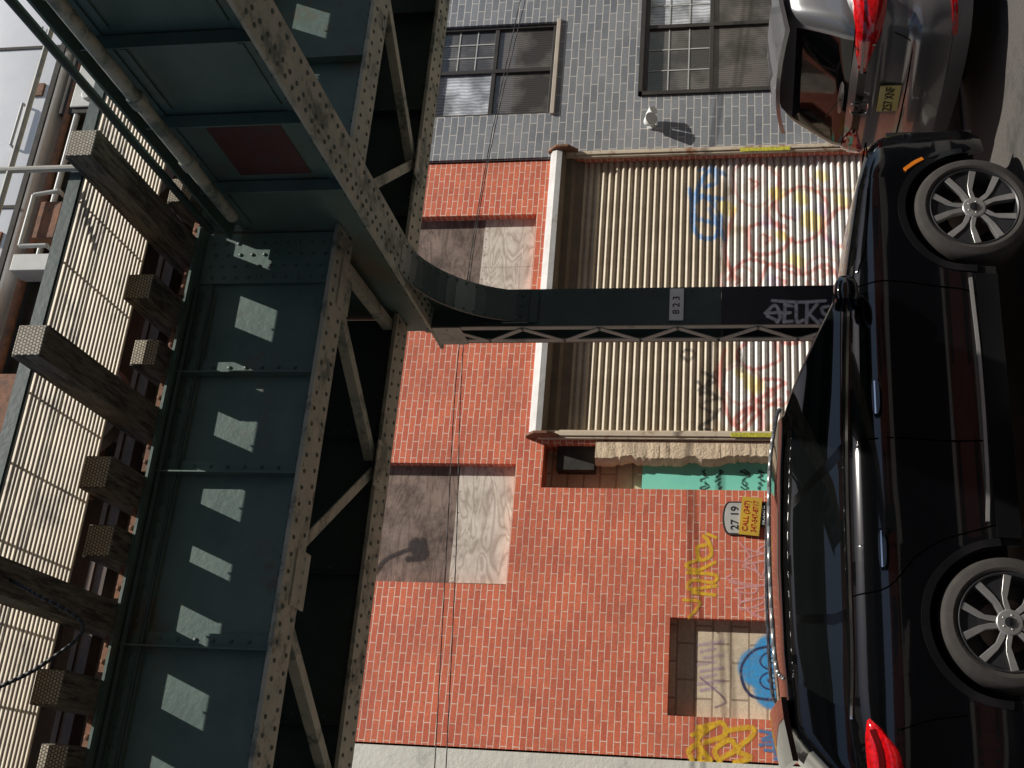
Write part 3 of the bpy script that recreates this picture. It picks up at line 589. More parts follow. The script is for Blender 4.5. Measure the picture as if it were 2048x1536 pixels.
for pts in ([(1531,628),(1550,612),(1560,634),(1554,646)],[(1531,628),(1562,626)],[(1535,634),(1556,644)],[(1568,646),(1570,610)],[(1570,612),(1584,614)],[(1568,628),(1580,627)],[(1568,645),(1584,644)],[(1592,610),(1594,645),(1606,642)],
 [(1614,609),(1613,647)],[(1634,610),(1617,630)],[(1616,628),(1637,648)],[(1656,614),(1644,618),(1646,628),(1655,634),(1649,645),(1641,642)],[(1545,603),(1600,606),(1650,603)]): tg.append(([f7(*p) for p in pts],.030,wc,.9))
spray('graffiti_tag',col,tg,y0-.012,'rough white sideways lettering on black column paint',.005)
b=MB(); b.box(x0,x1,-2.6,-2.58,.13,CB-.03); b.box(x0,x1,-2.27,-2.25,.13,CB-.03)
z=.3;k=0
while z<4.2:
    b.bar((x0,-2.58,z+(.34 if k%2 else 0)),(x0,-2.27,z+(0 if k%2 else .34)),.008,.05,0,up=(0,1,.3)); b.bar((x1,-2.58,z+(.34 if k%2 else 0)),(x1,-2.27,z+(0 if k%2 else .34)),.008,.05,0,up=(0,1,.3)); z+=.34;k+=1
b.obj('column',GREEN,via,label='laced steel column on the opposite side')
b=MB()
def angle(p,q):
    b.bar((*p,ZB+.03),(*q,ZB+.03),.09,.012,0); d=(V(q)-V(p)).normalized(); nrm=V((-d.y,d.x))*.04
    b.bar((p[0]+nrm.x,p[1]+nrm.y,ZB+.07),(q[0]+nrm.x,q[1]+nrm.y,ZB+.07),.012,.07,0)
a0,a1=YN+.14,YFG-.14
for xn,xf in ((3.85,2.95),(1.83,2.82),(1.34,.35),(-.55,.25),(-1,-2),(4.75,5.9),(6.9,5.95),(7.2,8.3),(9.3,8.35)): angle((xn,a0),(xf,a1))
angle((4.15,a0),(4.2,a1))
for px_,py_ in ((1.6,a0),(2.88,a1),(3.9,a0),(5.92,a1)):
    b.box(px_-.2,px_+.2,*( (py_-.14,py_+.1) if py_<8 else (py_-.1,py_+.14)),ZB-.034,ZB-.0225,0)
    for i in range(4): b.rivet((px_-.15+i*.1,py_,ZB-.034),(0,0,-1),.016,0)
b.obj('lateral_bracing',[PALE],via)
# ties
random.seed(5)
for k in range(-7,5):
    XLg=4.10+1.42*k
    for dx,ye,kind in ((0,5.73,'long'),(-.52,6.75,'mid'),(-.97,6.97,'short')):
        x=XLg+dx+random.uniform(-.02,.02)
        b=MB(); w=.108+random.uniform(-.006,.008); jig=random.uniform(-.03,.03)
        b.box(x-w,x+w,ye+.012+jig,9.4,ZT+.022,ZT+.225,0)
        b.box(x-w+.008,x+w-.008,ye+jig,ye+.0115+jig,ZT+.03,ZT+.217,1)
        o=b.obj('railway_tie',[TIE,TIEEND],via,bevel=.010)
ZTT=ZT+.225
for yy in (YN+.02,YFG-.02):
    b=MB(); b.box(-8,12,yy-.07,yy+.07,ZTT,ZTT+.02); b.box(-8,12,yy-.012,yy+.012,ZTT+.021,ZTT+.12); b.box(-8,12,yy-.036,yy+.036,ZTT+.121,ZTT+.16); b.obj('running_rail',RAILS,via)
for yy,zz,r in ((7.24,ZT-.04,.022),(7.27,ZT-.155,.014)):
    b=MB(); b.cyl((-8,yy,zz),(3.8,yy,zz),r,10); b.obj('cable_conduit',GREEND,via,smooth=True)
for k in range(-4,3):
    xx=4.10+1.42*k
    for dx in (-.26,-.75,-1.18):
        b=MB(); b.bar((xx+dx-.12,7.21,ZT+.05),(xx+dx+.12,7.21,ZT+.05),.03,.045); b.rivet((xx+dx-.05,7.19,ZT+.05),(0,-1,0),.02); b.rivet((xx+dx+.06,7.19,ZT+.05),(0,-1,0),.016); b.obj('clip_angle',RUST,via)
b=MB(); y=6.02
while y<6.9:
    b.bar((-6,y,ZTT+.035),(11,y,ZTT+.035),.009,.062,0,up=(0,.42,.9)); y+=.044
x=-6
while x<11: b.box(x-.007,x+.007,6.0,6.92,ZTT+.064,ZTT+.075,0); x+=.47
b.obj('walkway_grating',GRATE,via)
b=MB(); b.box(-6,11,5.96,5.985,ZTT+.001,ZTT+.09); b.obj('walkway_edge',GREEND,via)
b=MB()
for k in (-4,-2,0,2,4):
    xx=4.10+1.42*k; b.cyl((xx-.06,5.92,ZTT-.15),(xx-.06,5.92,ZTT+1.05),.024,10)
for z in (.52,1.05): b.cyl((-6,5.92,ZTT+z),(11,5.92,ZTT+z),.02,8)
b.obj('handrail',LACE,via,smooth=True)
b=MB(); pz_=5.55
b.cyl((CX-.2,2.5,pz_),(CX-.2,6.75,pz_),.045,14,0)
for yy in (3.3,4.3,5.3,6.0): b.cyl((CX-.2,yy,pz_),(CX-.2,yy+.08,pz_),.058,14,0)
b.obj('conduit_pipe',PALE,via,smooth=True)
b=MB(); b.cyl((CX-.16,3,CT+.1),(CX-.16,7.0,CT+.1),.03,10); b.obj('conduit_pipe',GREEND,via,smooth=True)
def cable(name,pts,r,m,lab):
    e=MB(); e.tube(cat(pts,8),r,8); o=e.obj(name,m,via,smooth='all',label=lab)
cable('hanging_cable',[(1.25,6.0,6.1),(1.15,5.95,5.85),(1.0,6.1,5.6),(.75,6.0,5.75),(.55,5.9,6.0),(.3,5.9,6.15),(0,6,6.0),(-.4,6.1,5.9)],.012,BLACK,'loop of black cable under the walkway')
cable('hanging_cable',[(.98,5.7,6.12),(.86,5.66,6.0),(.70,5.62,5.93),(.55,5.62,5.96),(.42,5.64,6.08),(.34,5.7,6.25)],.014,LACE,'loop of pale hose under the walkway')
# ------------------------------------------------------------------ train
tr=root('train_car','white subway work car numbered 2 on the track','train',(4,8.1,ZTT+.16))
TY=6.88; TZ=7.40; TT=8.3
b=MB(); pr=[(TY+.12,TZ-.02),(TY+.02,TZ+.0),(TY,TZ+.06),(TY,TT),(TY+.1,TT+.02),(9.2,TT+.02),(9.25,TT),(9.25,TZ+.03),(9.1,TZ-.02)]
n=len(pr); vs=[(-9,y,z) for y,z in pr]+[(13,y,z) for y,z in pr]; b.add(vs,[tuple(range(n)),tuple(range(2*n-1,n-1,-1))]+[(i,(i+1)%n,n+(i+1)%n,n+i) for i in range(n)],0)
b.obj('body',TRAINW,tr,smooth=25)
for x in (2.9,4.35,5.9,7.4,8.9):
    b=MB(); b.box(x-.014,x+.014,TY-.010,TY-.001,TZ+.06,TT); b.obj('body_seam',DARK,tr)
for x in (3.7,5.1,6.6,8.1):
    b=MB(); b.tube([(x-.2,TY,TZ+.22),(x-.2,TY-.05,TZ+.22),(x+.2,TY-.05,TZ+.22),(x+.2,TY,TZ+.22)],.012,6); b.box(x+.3,x+.42,TY-.02,TY-.001,TZ+.1,TZ+.2,1); b.obj('grab_iron',[SIGNW,RUST],tr)
b=MB(); b.box(-9,13,TY-.03,TY-.0115,TZ+.0,TZ+.045); b.obj('side_sill',DARK,tr)
nx_,nz_=onY(78,60,TY-.01)
text('numeral','2',.13,BLACK,tr,faceY(nx_,TY-.016,nz_))
b=MB(); b.box(-8.5,12.5,7.05,9.1,TZ-.28,TZ-.021); b.obj('underframe',DARK,tr)
for i,x in enumerate((-3,-1,1,2.6,5.6,6.6,7.5,9)):
    b=MB(); b.box(x-.35,x+.35,6.92,7.8,TZ-.58,TZ-.05); b.box(x-.3,x+.3,6.90,6.918,TZ-.50,TZ-.15,1); b.cyl((x-.2,6.9,TZ-.3),(x-.2,6.86,TZ-.3),.05,12,1); b.obj('equipment_box',[RUST if i%2 else DARK,SIGNW if i in(4,6) else RUST],tr,bevel=.01)
for x,zz,r in ((4.6,TZ-.12,.035),(6.0,TZ-.2,.025)):
    b=MB(); b.cyl((x-2.2,6.95,zz),(x+2.2,6.95,zz),r,10); b.obj('brake_pipe',SIGNW if r<.03 else RUST,tr,smooth=True)
for tx in (3.9,9.0,-2.5):
    t=sub('bogie',tr)
    b=MB(); b.bar((tx-1.2,7.08,ZTT+.6),(tx+1.2,7.08,ZTT+.6),.12,.16); b.box(tx-.35,tx+.35,7.0,7.16,ZTT+.35,ZTT+.75)
    for s in (-1,1): b.box(tx+s*1.05-.14,tx+s*1.05+.14,6.98,7.16,ZTT+.38,ZTT+.62)
    for i in range(5): b.cyl((tx,6.98-.0,ZTT+.4+i*.06),(tx,6.95,ZTT+.4+i*.06),.1,12)
    b.obj('side_frame',RUST,t,bevel=.012)
    for s in (-1,1):
        b=MB()
        for yy in (YN+.02,YFG-.02): b.cyl((tx+s*1.05,yy-.07,ZTT+.16+.4),(tx+s*1.05,yy+.06,ZTT+.16+.4),.4,32)
        b.cyl((tx+s*1.05,7.1,ZTT+.56),(tx+s*1.05,9.1,ZTT+.56),.07,12)
        b.obj('wheelset',RAILS,t,smooth=True)
sx_,sz_=onY(85,430,6.8)
b=MB(); b.tube([(sx_-.28,6.88,sz_-.12),(sx_-.28,6.78,sz_-.12),(sx_-.3,6.75,sz_+.08),(sx_+.15,6.75,sz_+.08),(sx_+.2,6.78,sz_-.1),(sx_+.2,6.88,sz_-.1)],.018,8); b.box(sx_-.2,sx_+.12,6.80,6.98,sz_-.14,sz_+.04,1); b.box(sx_-.5,sx_-.36,6.76,6.95,sz_-.22,sz_+.12)
b.obj('contact_shoe',[SIGNW,RUST],tr,bevel=.006)
for k,(dz,sag) in enumerate(((0,0),(-.07,.05))):
    p=[(*onY(xx,yy,11.6),) for xx,yy in ((1045,-20),(985,260),(940,520),(912,760),(893,1100),(868,1560))]
    p=[(q[0],11.6,q[1]+dz+sag*math.sin(i)) for i,q in enumerate(p)]
    d0=V(p[0])-V(p[1]); d1=V(p[-1])-V(p[-2]); p=[tuple(V(p[0])+d0*1.5)]+p+[tuple(V(p[-1])+d1*1.5)]
    e=MB(); e.tube(cat(p,6),.006,6); o=e.obj('utility_cable',BLACK,smooth='all'); o['label']='thin black utility cable strung along the facades'; o['category']='cable'; o['group']='utility cables'
# ------------------------------------------------------------------ cars
def interp(tab,x):
    return float(np.interp(x,[t[0] for t in tab],[t[1] for t in tab]))
def outline(L,W,rxr,ryr,rxf,ryf,br,bf,xs):
    P=[]
    for k in range(7): y=(W-ryr)*k/6; P.append((br*(k/6)**2,y))
    for k in range(1,9): t=k/8*math.pi/2; P.append((br+rxr*(1-math.cos(t)),W-ryr+ryr*math.sin(t)))
    for x in xs:
        if br+rxr+.005<x<L-bf-rxf-.005: P.append((x,W))
    for k in range(0,9): t=(1-k/8)*math.pi/2; P.append((L-bf-rxf*(1-math.cos(t)),W-ryf+ryf*math.sin(t)))
    for k in range(5,-1,-1): P.append((L-bf*(k/6)**2,(W-ryf)*k/6))
    return P
class Car:
    def __init__(s,p,loc,label):
        s.p=p; s.root=root('parked_car',label,'car',loc,'cars parked along the kerb')
        L,W=p['L'],p['W']; xs=set(np.round(np.arange(0,L,.07),3))
        for xa in p['axles']:
            for k in range(-24,25): xs.add(round(xa+p['ra']*math.sin(k/24*math.pi/2),4))
            xs.add(xa-p['ra']-.004); xs.add(xa+p['ra']+.004)
        s.P=outline(L,W,p['rxr'],p['ryr'],p['rxf'],p['ryf'],.05,.12,sorted(xs))
        s.S=[0]
        for a,c in zip(s.P[:-1],s.P[1:]): s.S.append(s.S[-1]+math.hypot(c[0]-a[0],c[1]-a[1]))
    def sx(s,x):
        for i,q in enumerate(s.P):
            if q[1]>=s.p['W']-.001 and q[0]>=x: return s.S[i]-(q[0]-x)
        return s.S[-1]
    def raw(s,x,y,z):
        p=s.p; L=p['L']; top=interp(p['top'],x)
        k=interp(p['wz'],z); e=max(0,min(1,(z-(top-.10))/.10)); k*=1-.04*e*e*e
        k*=1.006-.022*((x-L/2)/(L/2))**2
        wr=max(0,1-x/.8)**1.5; wf=max(0,1-(L-x)/.8)**1.5
        yy=y*k
        for xa in p['axles']:
            d=abs(x-xa); yy+= (y/p['W'])*.022*max(0,1-d/.75)**.8*max(0,min(1,(1.0-z)/.3)) if abs(y)>p['W']*.6 else 0
        return V((x+wr*interp(p['dxr'],z)-wf*interp(p['dxf'],z),yy,z))
    def pt(s,sig,z,off=0,side=-1):
        def q(sg,zz):
            x=float(np.interp(sg,s.S,[a[0] for a in s.P])); y=float(np.interp(sg,s.S,[a[1] for a in s.P])); return s.raw(x,y,zz)
        a=q(sig,z); t1=q(min(sig+.01,s.S[-1]),z)-q(max(sig-.01,0),z); t2=q(sig,z+.01)-q(sig,z-.01)
        n=t2.cross(t1); n.normalize()
        if n.dot(V((a.x-s.p['L']/2,a.y*2.0,0)))<0: n=-n
        a=a+n*off
        return V((a.x,side*a.y,a.z))
    def lower(s,mt):
        p=s.p; b=MB(); P=s.P; n=len(P); lv=30; rings=[]
        full=[(x,-y) for x,y in P]+[(x,y) for x,y in P[-2:0:-1]]
        N=len(full)
        for i in range(lv+1):
            t=i/lv; r=[]
            for x,y in full:
                z0=p['sill']
                for xa in p['axles']:
                    d=abs(x-xa)
                    if d<p['ra'] and abs(y)>p['W']*.75: z0=max(z0,p['az']+math.sqrt(p['ra']**2-d*d))
                top=interp(p['top'],x); z=z0+(top-z0)*t
                q=s.raw(x,y,z); r.append(q)
            rings.append(r)
        last=rings[-1]
        for f,h in ((.985,.010),(.96,.018),(.92,.024),(.8,.035),(.6,.048),(.3,.055),(0,.058)):
            rings.append([V((q.x,q.y*f,q.z+h*p.get('crown',1))) for q in last])
        vs=[q for r in rings for q in r]; fs=[]
        for i in range(len(rings)-1):
            for j in range(N): fs.append((i*N+j,i*N+(j+1)%N,(i+1)*N+(j+1)%N,(i+1)*N+j))
        b.add(vs,fs); o=b.obj('body',mt,s.root,smooth='all',local=True)
        b=MB(); b.box(.15,p['L']-.15,-(p['W']-.28),p['W']-.28,p['sill']+.02,.85)
        for xa in p['axles']:
            for sd in (-1,1):
                vs=[];m_=14
                for i in range(m_+1):
                    t=math.pi*i/m_
                    for yy in (p['W']-.03,p['W']-.3): vs.append((xa-(p['ra']-.002)*math.cos(t),sd*yy,p['az']+(p['ra']-.002)*math.sin(t)))
                b.add(vs,[(2*i,2*i+1,2*i+3,2*i+2) for i in range(m_)])
        b.obj('underbody',DARKP,s.root,local=True,recalc=False)
    def green(s,paint,glass,g):
        pts=[]
        for k in range(7): pts.append((.0+.012*(k/6)**2,.84*k/6,'r'))
        for k in range(1,7): t=k/6*math.pi/2; pts.append((.012+.035*(1-math.cos(t)),.84+.16*math.sin(t),'c'))
        sd=[]
        for a,c in g['pillars']: sd+= [a,c]
        allx=sorted(set(list(np.round(np.linspace(.06,.93,24),3))+sd))
        for x in allx: pts.append((x,1.0,'s'))
        for k in range(0,7): t=(1-k/6)*math.pi/2; pts.append((.988-.028*(1-math.cos(t)),.80+.20*math.sin(t),'f'))
        for k in range(5,-1,-1): pts.append((1-.012*(k/6)**2*1.0,.80*k/6,'w'))
        full=[(x,-y,c) for x,y,c in pts]+[(x,y,c) for x,y,c in pts[-2:0:-1]]; N=len(full)
        rings=[]; lv=14
        for i in range(lv+1):
            t=i/lv; r=[]
            for tx,y,c in full:
                ze=interp(g['redge'],tx); z=g['z0']+(ze-g['z0'])*t
                e=max(0,(t-.8)/.2); sh=1-.05*e**2.2
                xr=interp(g['xr'],z)+.03*e**2; xf=interp(g['xf'],z)-.05*e**2; hw=interp(g['hw'],z)
                hw+=.018*math.sin(math.pi*t)
                hw*=1-.10*max(0,(.25-tx)/.25)**1.5-.07*max(0,(tx-.6)/.4)**1.5
                r.append(V((xr+(xf-xr)*tx,y*hw*sh,z)))
            rings.append(r)
        last=rings[-1]
        for f,h in ((.95,.018),(.85,.032),(.65,.048),(.35,.06),(0,.065)): rings.append([V((q.x+(1-f)*(g['xmid']-q.x)*.05,q.y*f,q.z+h)) for q in last])
        bg,bp=MB(),MB(); bbs=[MB() for _ in range(2*len(g['pillars']))]; vs=[q for r in rings for q in r]
        for bx in [bg,bp]+bbs: bx.v=[tuple(q) for q in vs]
        for i in range(len(rings)-1):
            for j in range(N):
                f=(i*N+j,i*N+(j+1)%N,(i+1)*N+(j+1)%N,(i+1)*N+j); tx=(full[j][0]+full[(j+1)%N][0])/2; c=full[j][2]; c2=full[(j+1)%N][2]
                tgt=bg
                if i>=lv-2 : tgt=bp
                elif c in 'c' or c2=='c' : tgt=bp
                elif c=='f' and c2=='f': tgt=bp
                elif c=='s':
                    for n_,(a,d) in enumerate(g['pillars']):
                        if a-.001<tx<d+.001: tgt= bbs[2*n_+(1 if full[j][1]>0 else 0)] if g['pk'][n_]=='b' else bp
                tgt.f.append(f); tgt.m.append(0)
        def clean(bx):
            used=sorted({i for f in bx.f for i in f}); mp={u:k for k,u in enumerate(used)}; bx.v=[bx.v[u] for u in used]; bx.f=[tuple(mp[i] for i in f) for f in bx.f]
        for bx,nm,mt in [(bg,'window_glass',glass),(bp,'roof',paint)]+[(q,'door_pillar',PILL) for q in bbs]:
            if bx.f: clean(bx); bx.obj(nm,mt,s.root,smooth='all',local=True,recalc=True)
    def ribbon(s,name,pts,w,off,mt,side=-1,smoothn=5,th=.004,label=None,straight=False):
        P=pts if straight else cat(pts,smoothn); b=MB(); vs=[]
        for i,(sg,z) in enumerate(P):
            a=P[max(0,i-1)]; c=P[min(len(P)-1,i+1)]; dx,dz=c[0]-a[0],c[1]-a[1]; l=math.hypot(dx,dz)+1e-9; nx,nz=-dz/l,dx/l
            for k,o in ((-1,-.001),(-1,off),(1,off),(1,-.001)): vs.append(s.pt(sg+nx*w/2*k,z+nz*w/2*k,o,side))
        n=len(P); fs=[]
        for i in range(n-1):
            for k in range(3): fs.append((i*4+k,i*4+k+1,(i+1)*4+k+1,(i+1)*4+k))
        fs+= [(0,1,2,3),((n-1)*4+3,(n-1)*4+2,(n-1)*4+1,(n-1)*4)]
        b.add(vs,fs); return b.obj(name,mt,s.root,smooth=40,local=True,label=label)
    def patch(s,name,up,lo,off,mt,side=-1,n=6,smoothn=5,label=None):
        U=cat(up,smoothn); Lw=cat(lo,smoothn); m=min(len(U),len(Lw)); b=MB(); vs=[]
        for i in range(m):
            for k in range(n+1):
                t=k/n; e=1 if 0<k<n and 0<i<m-1 else 0
                vs.append(s.pt(U[i][0]*(1-t)+Lw[i][0]*t,U[i][1]*(1-t)+Lw[i][1]*t,off if e else -.002,side))
        b.add(vs,[(i*(n+1)+k,i*(n+1)+k+1,(i+1)*(n+1)+k+1,(i+1)*(n+1)+k) for i in range(m-1) for k in range(n)])
        return b.obj(name,mt,s.root,smooth=50,local=True,label=label)
DARKP=mat('dark_wheel_well',(.004,.004,.004),(.007,.007,.007),.9)
def wheel(car,x,side,R,rr,W,near,style):
    w=bpy.data.objects.new('wheel',None); bpy.context.scene.collection.objects.link(w); w.parent=car.root; w.location=(x,side*(W-.01),R)
    sg=side; tw=.22
    b=MB(); b.lathe([(rr-.005,-tw+.03),(rr+.01,-tw+.005),(rr+.03,-tw),(R-.03,-tw+.005),(R-.006,-tw+.03),(R,-tw+.06),(R,-.06),(R-.006,-.03),(R-.018,-.012),(R-.024,-.006),(R-.034,.0),(rr+.035,.006),(rr+.03,.008),(rr+.014,.004),(rr+.006,-.003),(rr-.004,-.02)],(0,0,0),64,0,sg)
    b.obj('tyre',RUBBER,w,smooth=30,local=True)
    b=MB(); b.lathe([(rr,-.02),(rr+.004,-.004),(rr-.004,.0),(rr-.012,-.008),(rr-.018,-.05),(rr-.026,-.17),(0.001,-.17)],(0,0,0),64,0,sg)
    b.obj('rim',DALLOY,w,smooth=30,local=True)
    b=MB(); b.lathe([(.001,-.12),(.15,-.12),(.15,-.135)],(0,0,0),40,0,sg); b.obj('brake_disc',RAILS,w,smooth=30,local=True)
    b=MB(); b2=MB()
    def P(r,a,y): return (r*math.cos(a),sg*y,r*math.sin(a))
    def slab(b,top,th=.045):
        bot=[(q[0]*.985,q[1]-sg*th,q[2]*.985) for q in top]; n=len(top)
        b.add(top+bot,[tuple(range(n)),tuple(range(2*n-1,n-1,-1))]+[(k,(k+1)%n,n+(k+1)%n,n+k) for k in range(n)])
    ro=rr-.006; hub=.060
    for i in range(5):
        A0=2*math.pi*i/5+.31
        for sgn in (-1,1):
            top=[P(hub,A0+sgn*.06,-.014),P(hub,A0+sgn*.55,-.014),P(ro*.5,A0+sgn*.30,-.020),P(ro*.97,A0+sgn*.42,-.006),P(ro,A0+sgn*.26,-.004),P(ro*.62,A0+sgn*.13,-.018),P(ro*.4,A0+sgn*.06,-.018)]
            if sgn>0: top=top[::-1]
            slab(b,top)
        slab(b2,[P(ro*.42,A0-.05,-.026),P(ro*.64,A0-.13,-.026),P(ro*.98,A0-.24,-.016),P(ro*.98,A0+.24,-.016),P(ro*.64,A0+.13,-.026),P(ro*.42,A0+.05,-.026)],.02)
        b.cyl(P(.040,A0+.6,-.015),P(.040,A0+.6,-.006),.007,6)
    b.lathe([(.072,-.03),(.072,-.016),(.066,-.010),(.03,-.008),(.001,-.008)],(0,0,0),32,0,sg)
    b.obj('spokes',SILV,w,smooth=30,local=True,bevel=.002)
    b2.obj('spoke_pocket',DALLOY,w,local=True)
    b=MB(); b.cyl((0,sg*-.008,0),(0,sg*-.001,0),.028,24); b.obj('centre_cap',DALLOY,w,smooth=30,local=True)
    if near and style=='k': text('emblem','KIA',.024,CHROME,w,faceY(0,-.0015,0),local=True)
    return w
AR=1.06
K=dict(L=4.60,W=.93,axles=(AR,3.68),ra=.425,az=.37,sill=.27,rxr=.38,ryr=.26,rxf=.55,ryf=.36,
 top=[(0,1.12),(.15,1.17),(.6,1.22),(2.0,1.215),(3.1,1.175),(3.4,1.135),(3.9,1.06),(4.25,.98),(4.47,.90),(4.60,.84)],
 wz=[(.2,.955),(.35,.985),(.46,.98),(.58,.955),(.66,.958),(.74,.968),(.82,.98),(.90,.993),(.95,.999),(1.0,.992),(1.04,.978),(1.08,.960),(1.12,.938),(1.16,.912),(1.20,.884),(1.24,.86)],
 dxr=[(.2,.1),(.35,.02),(.6,0),(.8,.05),(1.0,.06),(1.2,.12)],dxf=[(.2,.12),(.35,.02),(.6,0),(.75,.02),(.9,.08),(1.1,.12)])
kc=Car(K,(.20,7.36,0),'shiny black compact SUV parked at the kerb')
kc.lower(CARBLK)
kc.green(CARBLK,CARGL,dict(z0=1.15,xr=[(1.13,.10),(1.3,.17),(1.6,.50)],xf=[(1.13,3.44),(1.35,2.98),(1.58,2.45)],hw=[(1.13,.785),(1.22,.765),(1.6,.635)],
 redge=[(0,1.52),(.2,1.56),(.5,1.58),(.8,1.575),(1,1.555)],xmid=1.6,pillars=[(.06,.15),(.30,.322),(.615,.645)],pk=['p','b','b']))
sx=kc.sx
SE=mat('panel_gap',(.0008,.0008,.0008),(.001,.001,.001),.9,spec=0)
for xa,(t0,t1) in ((K['axles'][0],(-.12,1.12)),(K['axles'][1],(-.12,1.1))):
    for sd in (-1,1):
        pts=[(sx(xa)-.445*math.cos(math.pi*t),.37+.445*math.sin(math.pi*t)) for t in np.linspace(t0+.13,t1-.13,14)]
        kc.ribbon('arch_cladding',pts,.045,.010,CLAD,sd)
for sd in (-1,1):
    kc.ribbon('sill_cladding',[(sx(1.53),.335),(sx(2.3),.33),(sx(3.2),.335)],.13,.014,CLAD,sd)
    kc.ribbon('sill_trim',[(sx(1.62),.445),(sx(1.9),.425),(sx(2.6),.415),(sx(3.17),.43)],.020,.020,SILV,sd,label='bright strip along the lower doors')
    kc.ribbon('belt_trim',[(sx(.5),1.215),(sx(.9),1.20),(sx(2.0),1.195),(sx(3.0),1.155),(sx(3.3),1.125)],.014,.008,CHROME,sd)
    kc.ribbon('door_seam',[(sx(3.14),1.13),(sx(3.16),.9),(sx(3.12),.55),(sx(3.04),.33)],.009,.0015,SE,sd)
    kc.ribbon('door_seam',[(sx(2.12),1.19),(sx(2.12),.8),(sx(2.11),.36)],.009,.0015,SE,sd)
    kc.ribbon('door_seam',[(sx(1.20),1.19),(sx(1.24),1.0),(sx(1.42),.84),(sx(1.53),.66),(sx(1.59),.45),(sx(1.62),.36)],.009,.0015,SE,sd)
    kc.ribbon('bonnet_seam',[(sx(3.24),1.10),(sx(3.6),1.03),(sx(3.98),.96)],.009,.0015,SE,sd)
    kc.ribbon('bumper_seam',[(sx(.45),.98),(sx(.52),.8),(sx(.56),.62)],.007,.0015,SE,sd)
    for hx in (2.25,1.33):
        kc.patch('door_handle',[(sx(hx),1.035),(sx(hx+.06),1.047),(sx(hx+.18),1.047),(sx(hx+.25),1.035)],[(sx(hx),1.005),(sx(hx+.06),.992),(sx(hx+.18),.992),(sx(hx+.25),1.005)],.045,CARBLK,sd)
        kc.ribbon('handle_trim',[(sx(hx+.01),1.022),(sx(hx+.22),1.022)],.008,.048,CHROME,sd)
    s0=sx(.44)
    kc.patch('tail_lamp',[(s0-.42,1.13),(s0-.2,1.15),(s0-.05,1.155),(s0+.08,1.14)],[(s0-.42,1.0),(s0-.25,.96),(s0-.12,.98),(s0+.0,1.06)],.014,LAMPR,sd,label='red wraparound tail lamp')
    kc.ribbon('lamp_bar',[(s0-.42,1.06),(s0-.15,1.07),(s0+.0,1.11)],.03,.018,LAMPB,sd)
    f0=sx(3.98)
    kc.patch('head_lamp',[(f0+.16,.86),(f0+.35,.85),(f0+.5,.83)],[(f0+.18,.76),(f0+.35,.68),(f0+.5,.62)],.01,LAMPW,sd)
    kc.ribbon('side_marker',[(sx(3.68)+.39,.66),(sx(3.68)+.35,.72),(sx(3.68)+.30,.78)],.026,.016,ORANGE,sd,label='amber side marker')
    m=MB(); c=V((3.02,sd*1.0,1.19)); vs=[];nn=14
    for i,(dx,r) in enumerate(((-.07,.55),(-.06,.85),(-.02,1.0),(.05,.95),(.10,.7),(.13,.3))):
        for k in range(nn):
            t=2*math.pi*k/nn; ct,st=math.cos(t),math.sin(t)
            vs.append((c.x+dx,c.y+.115*r*math.copysign(abs(ct)**.6,ct),c.z+.078*r*math.copysign(abs(st)**.6,st)))
    m.add(vs,[(i*nn+k,i*nn+(k+1)%nn,(i+1)*nn+(k+1)%nn,(i+1)*nn+k) for i in range(5) for k in range(nn)]+[tuple(range(nn)),tuple(range(6*nn-1,5*nn-1,-1))])
    m.bar((3.06,sd*.78,1.12),(3.04,sd*.93,1.15),.07,.04); m.obj('door_mirror',CARBLK,kc.root,smooth=50,local=True)
    e=MB(); ys=[(.75,.615,1.575),(.85,.63,1.625),(1.4,.64,1.655),(2.0,.64,1.652),(2.35,.625,1.61),(2.42,.615,1.585)]
    e.tube(cat([(x,sd*y,z) for x,y,z in ys],5),.013,10); e.obj('roof_rail',SILV,kc.root,smooth='all',local=True)
def spoiler(R3,cr,dx2,mt,rt):
    b=MB(); vs=[]
    for dz in (.02,-.012):
        for x,z,hw in R3:
            for k in range(9):
                t=-1+k/4; vs.append((x+dx2*t*t,t*hw,z+cr*(1-t*t)+dz))
    b.add(vs,[(i*9+k,i*9+k+1,(i+1)*9+k+1,(i+1)*9+k) for i in (0,1) for k in range(8)]+[(27+i*9+k,27+(i+1)*9+k,27+(i+1)*9+k+1,27+i*9+k+1) for i in (0,1) for k in range(8)]+[(k,27+k,28+k,k+1) for k in range(8)]+[(0,9,36,27),(9,18,45,36),(8,35,44,17),(17,44,53,26)])
    b.obj('roof_spoiler',mt,rt,smooth=40,local=True)
spoiler(((.28,1.51,.56),(.50,1.56,.61),(.62,1.575,.63)),.055,.03,CARBLK,kc.root)
for xa in K['axles']:
    for sd in (-1,1): wheel(kc,xa,sd,.37,.272,.945,sd<0,'k')
Hh=dict(L=4.5,W=.90,axles=(.95,3.6),ra=.38,az=.335,sill=.24,rxr=.30,ryr=.30,rxf=.5,ryf=.36,
 top=[(0,1.05),(.3,1.10),(2.0,1.08),(3.2,1.05),(3.6,1.0),(4.2,.9),(4.5,.8)],
 wz=[(.2,.93),(.35,.98),(.6,.985),(.75,1.0),(.9,1.0),(1.0,.98),(1.1,.92)],
 dxr=[(.2,.10),(.32,.02),(.5,-.01),(.60,.0),(.64,.06),(.80,.075),(.86,.03),(.95,.03),(1.05,.08),(1.1,.12)],dxf=[(.2,.12),(.35,.02),(.6,0),(.9,.1)])
hc=Car(Hh,(5.32,7.33,0),'gray metallic hatchback SUV seen from behind')
hc.lower(CARGRY)
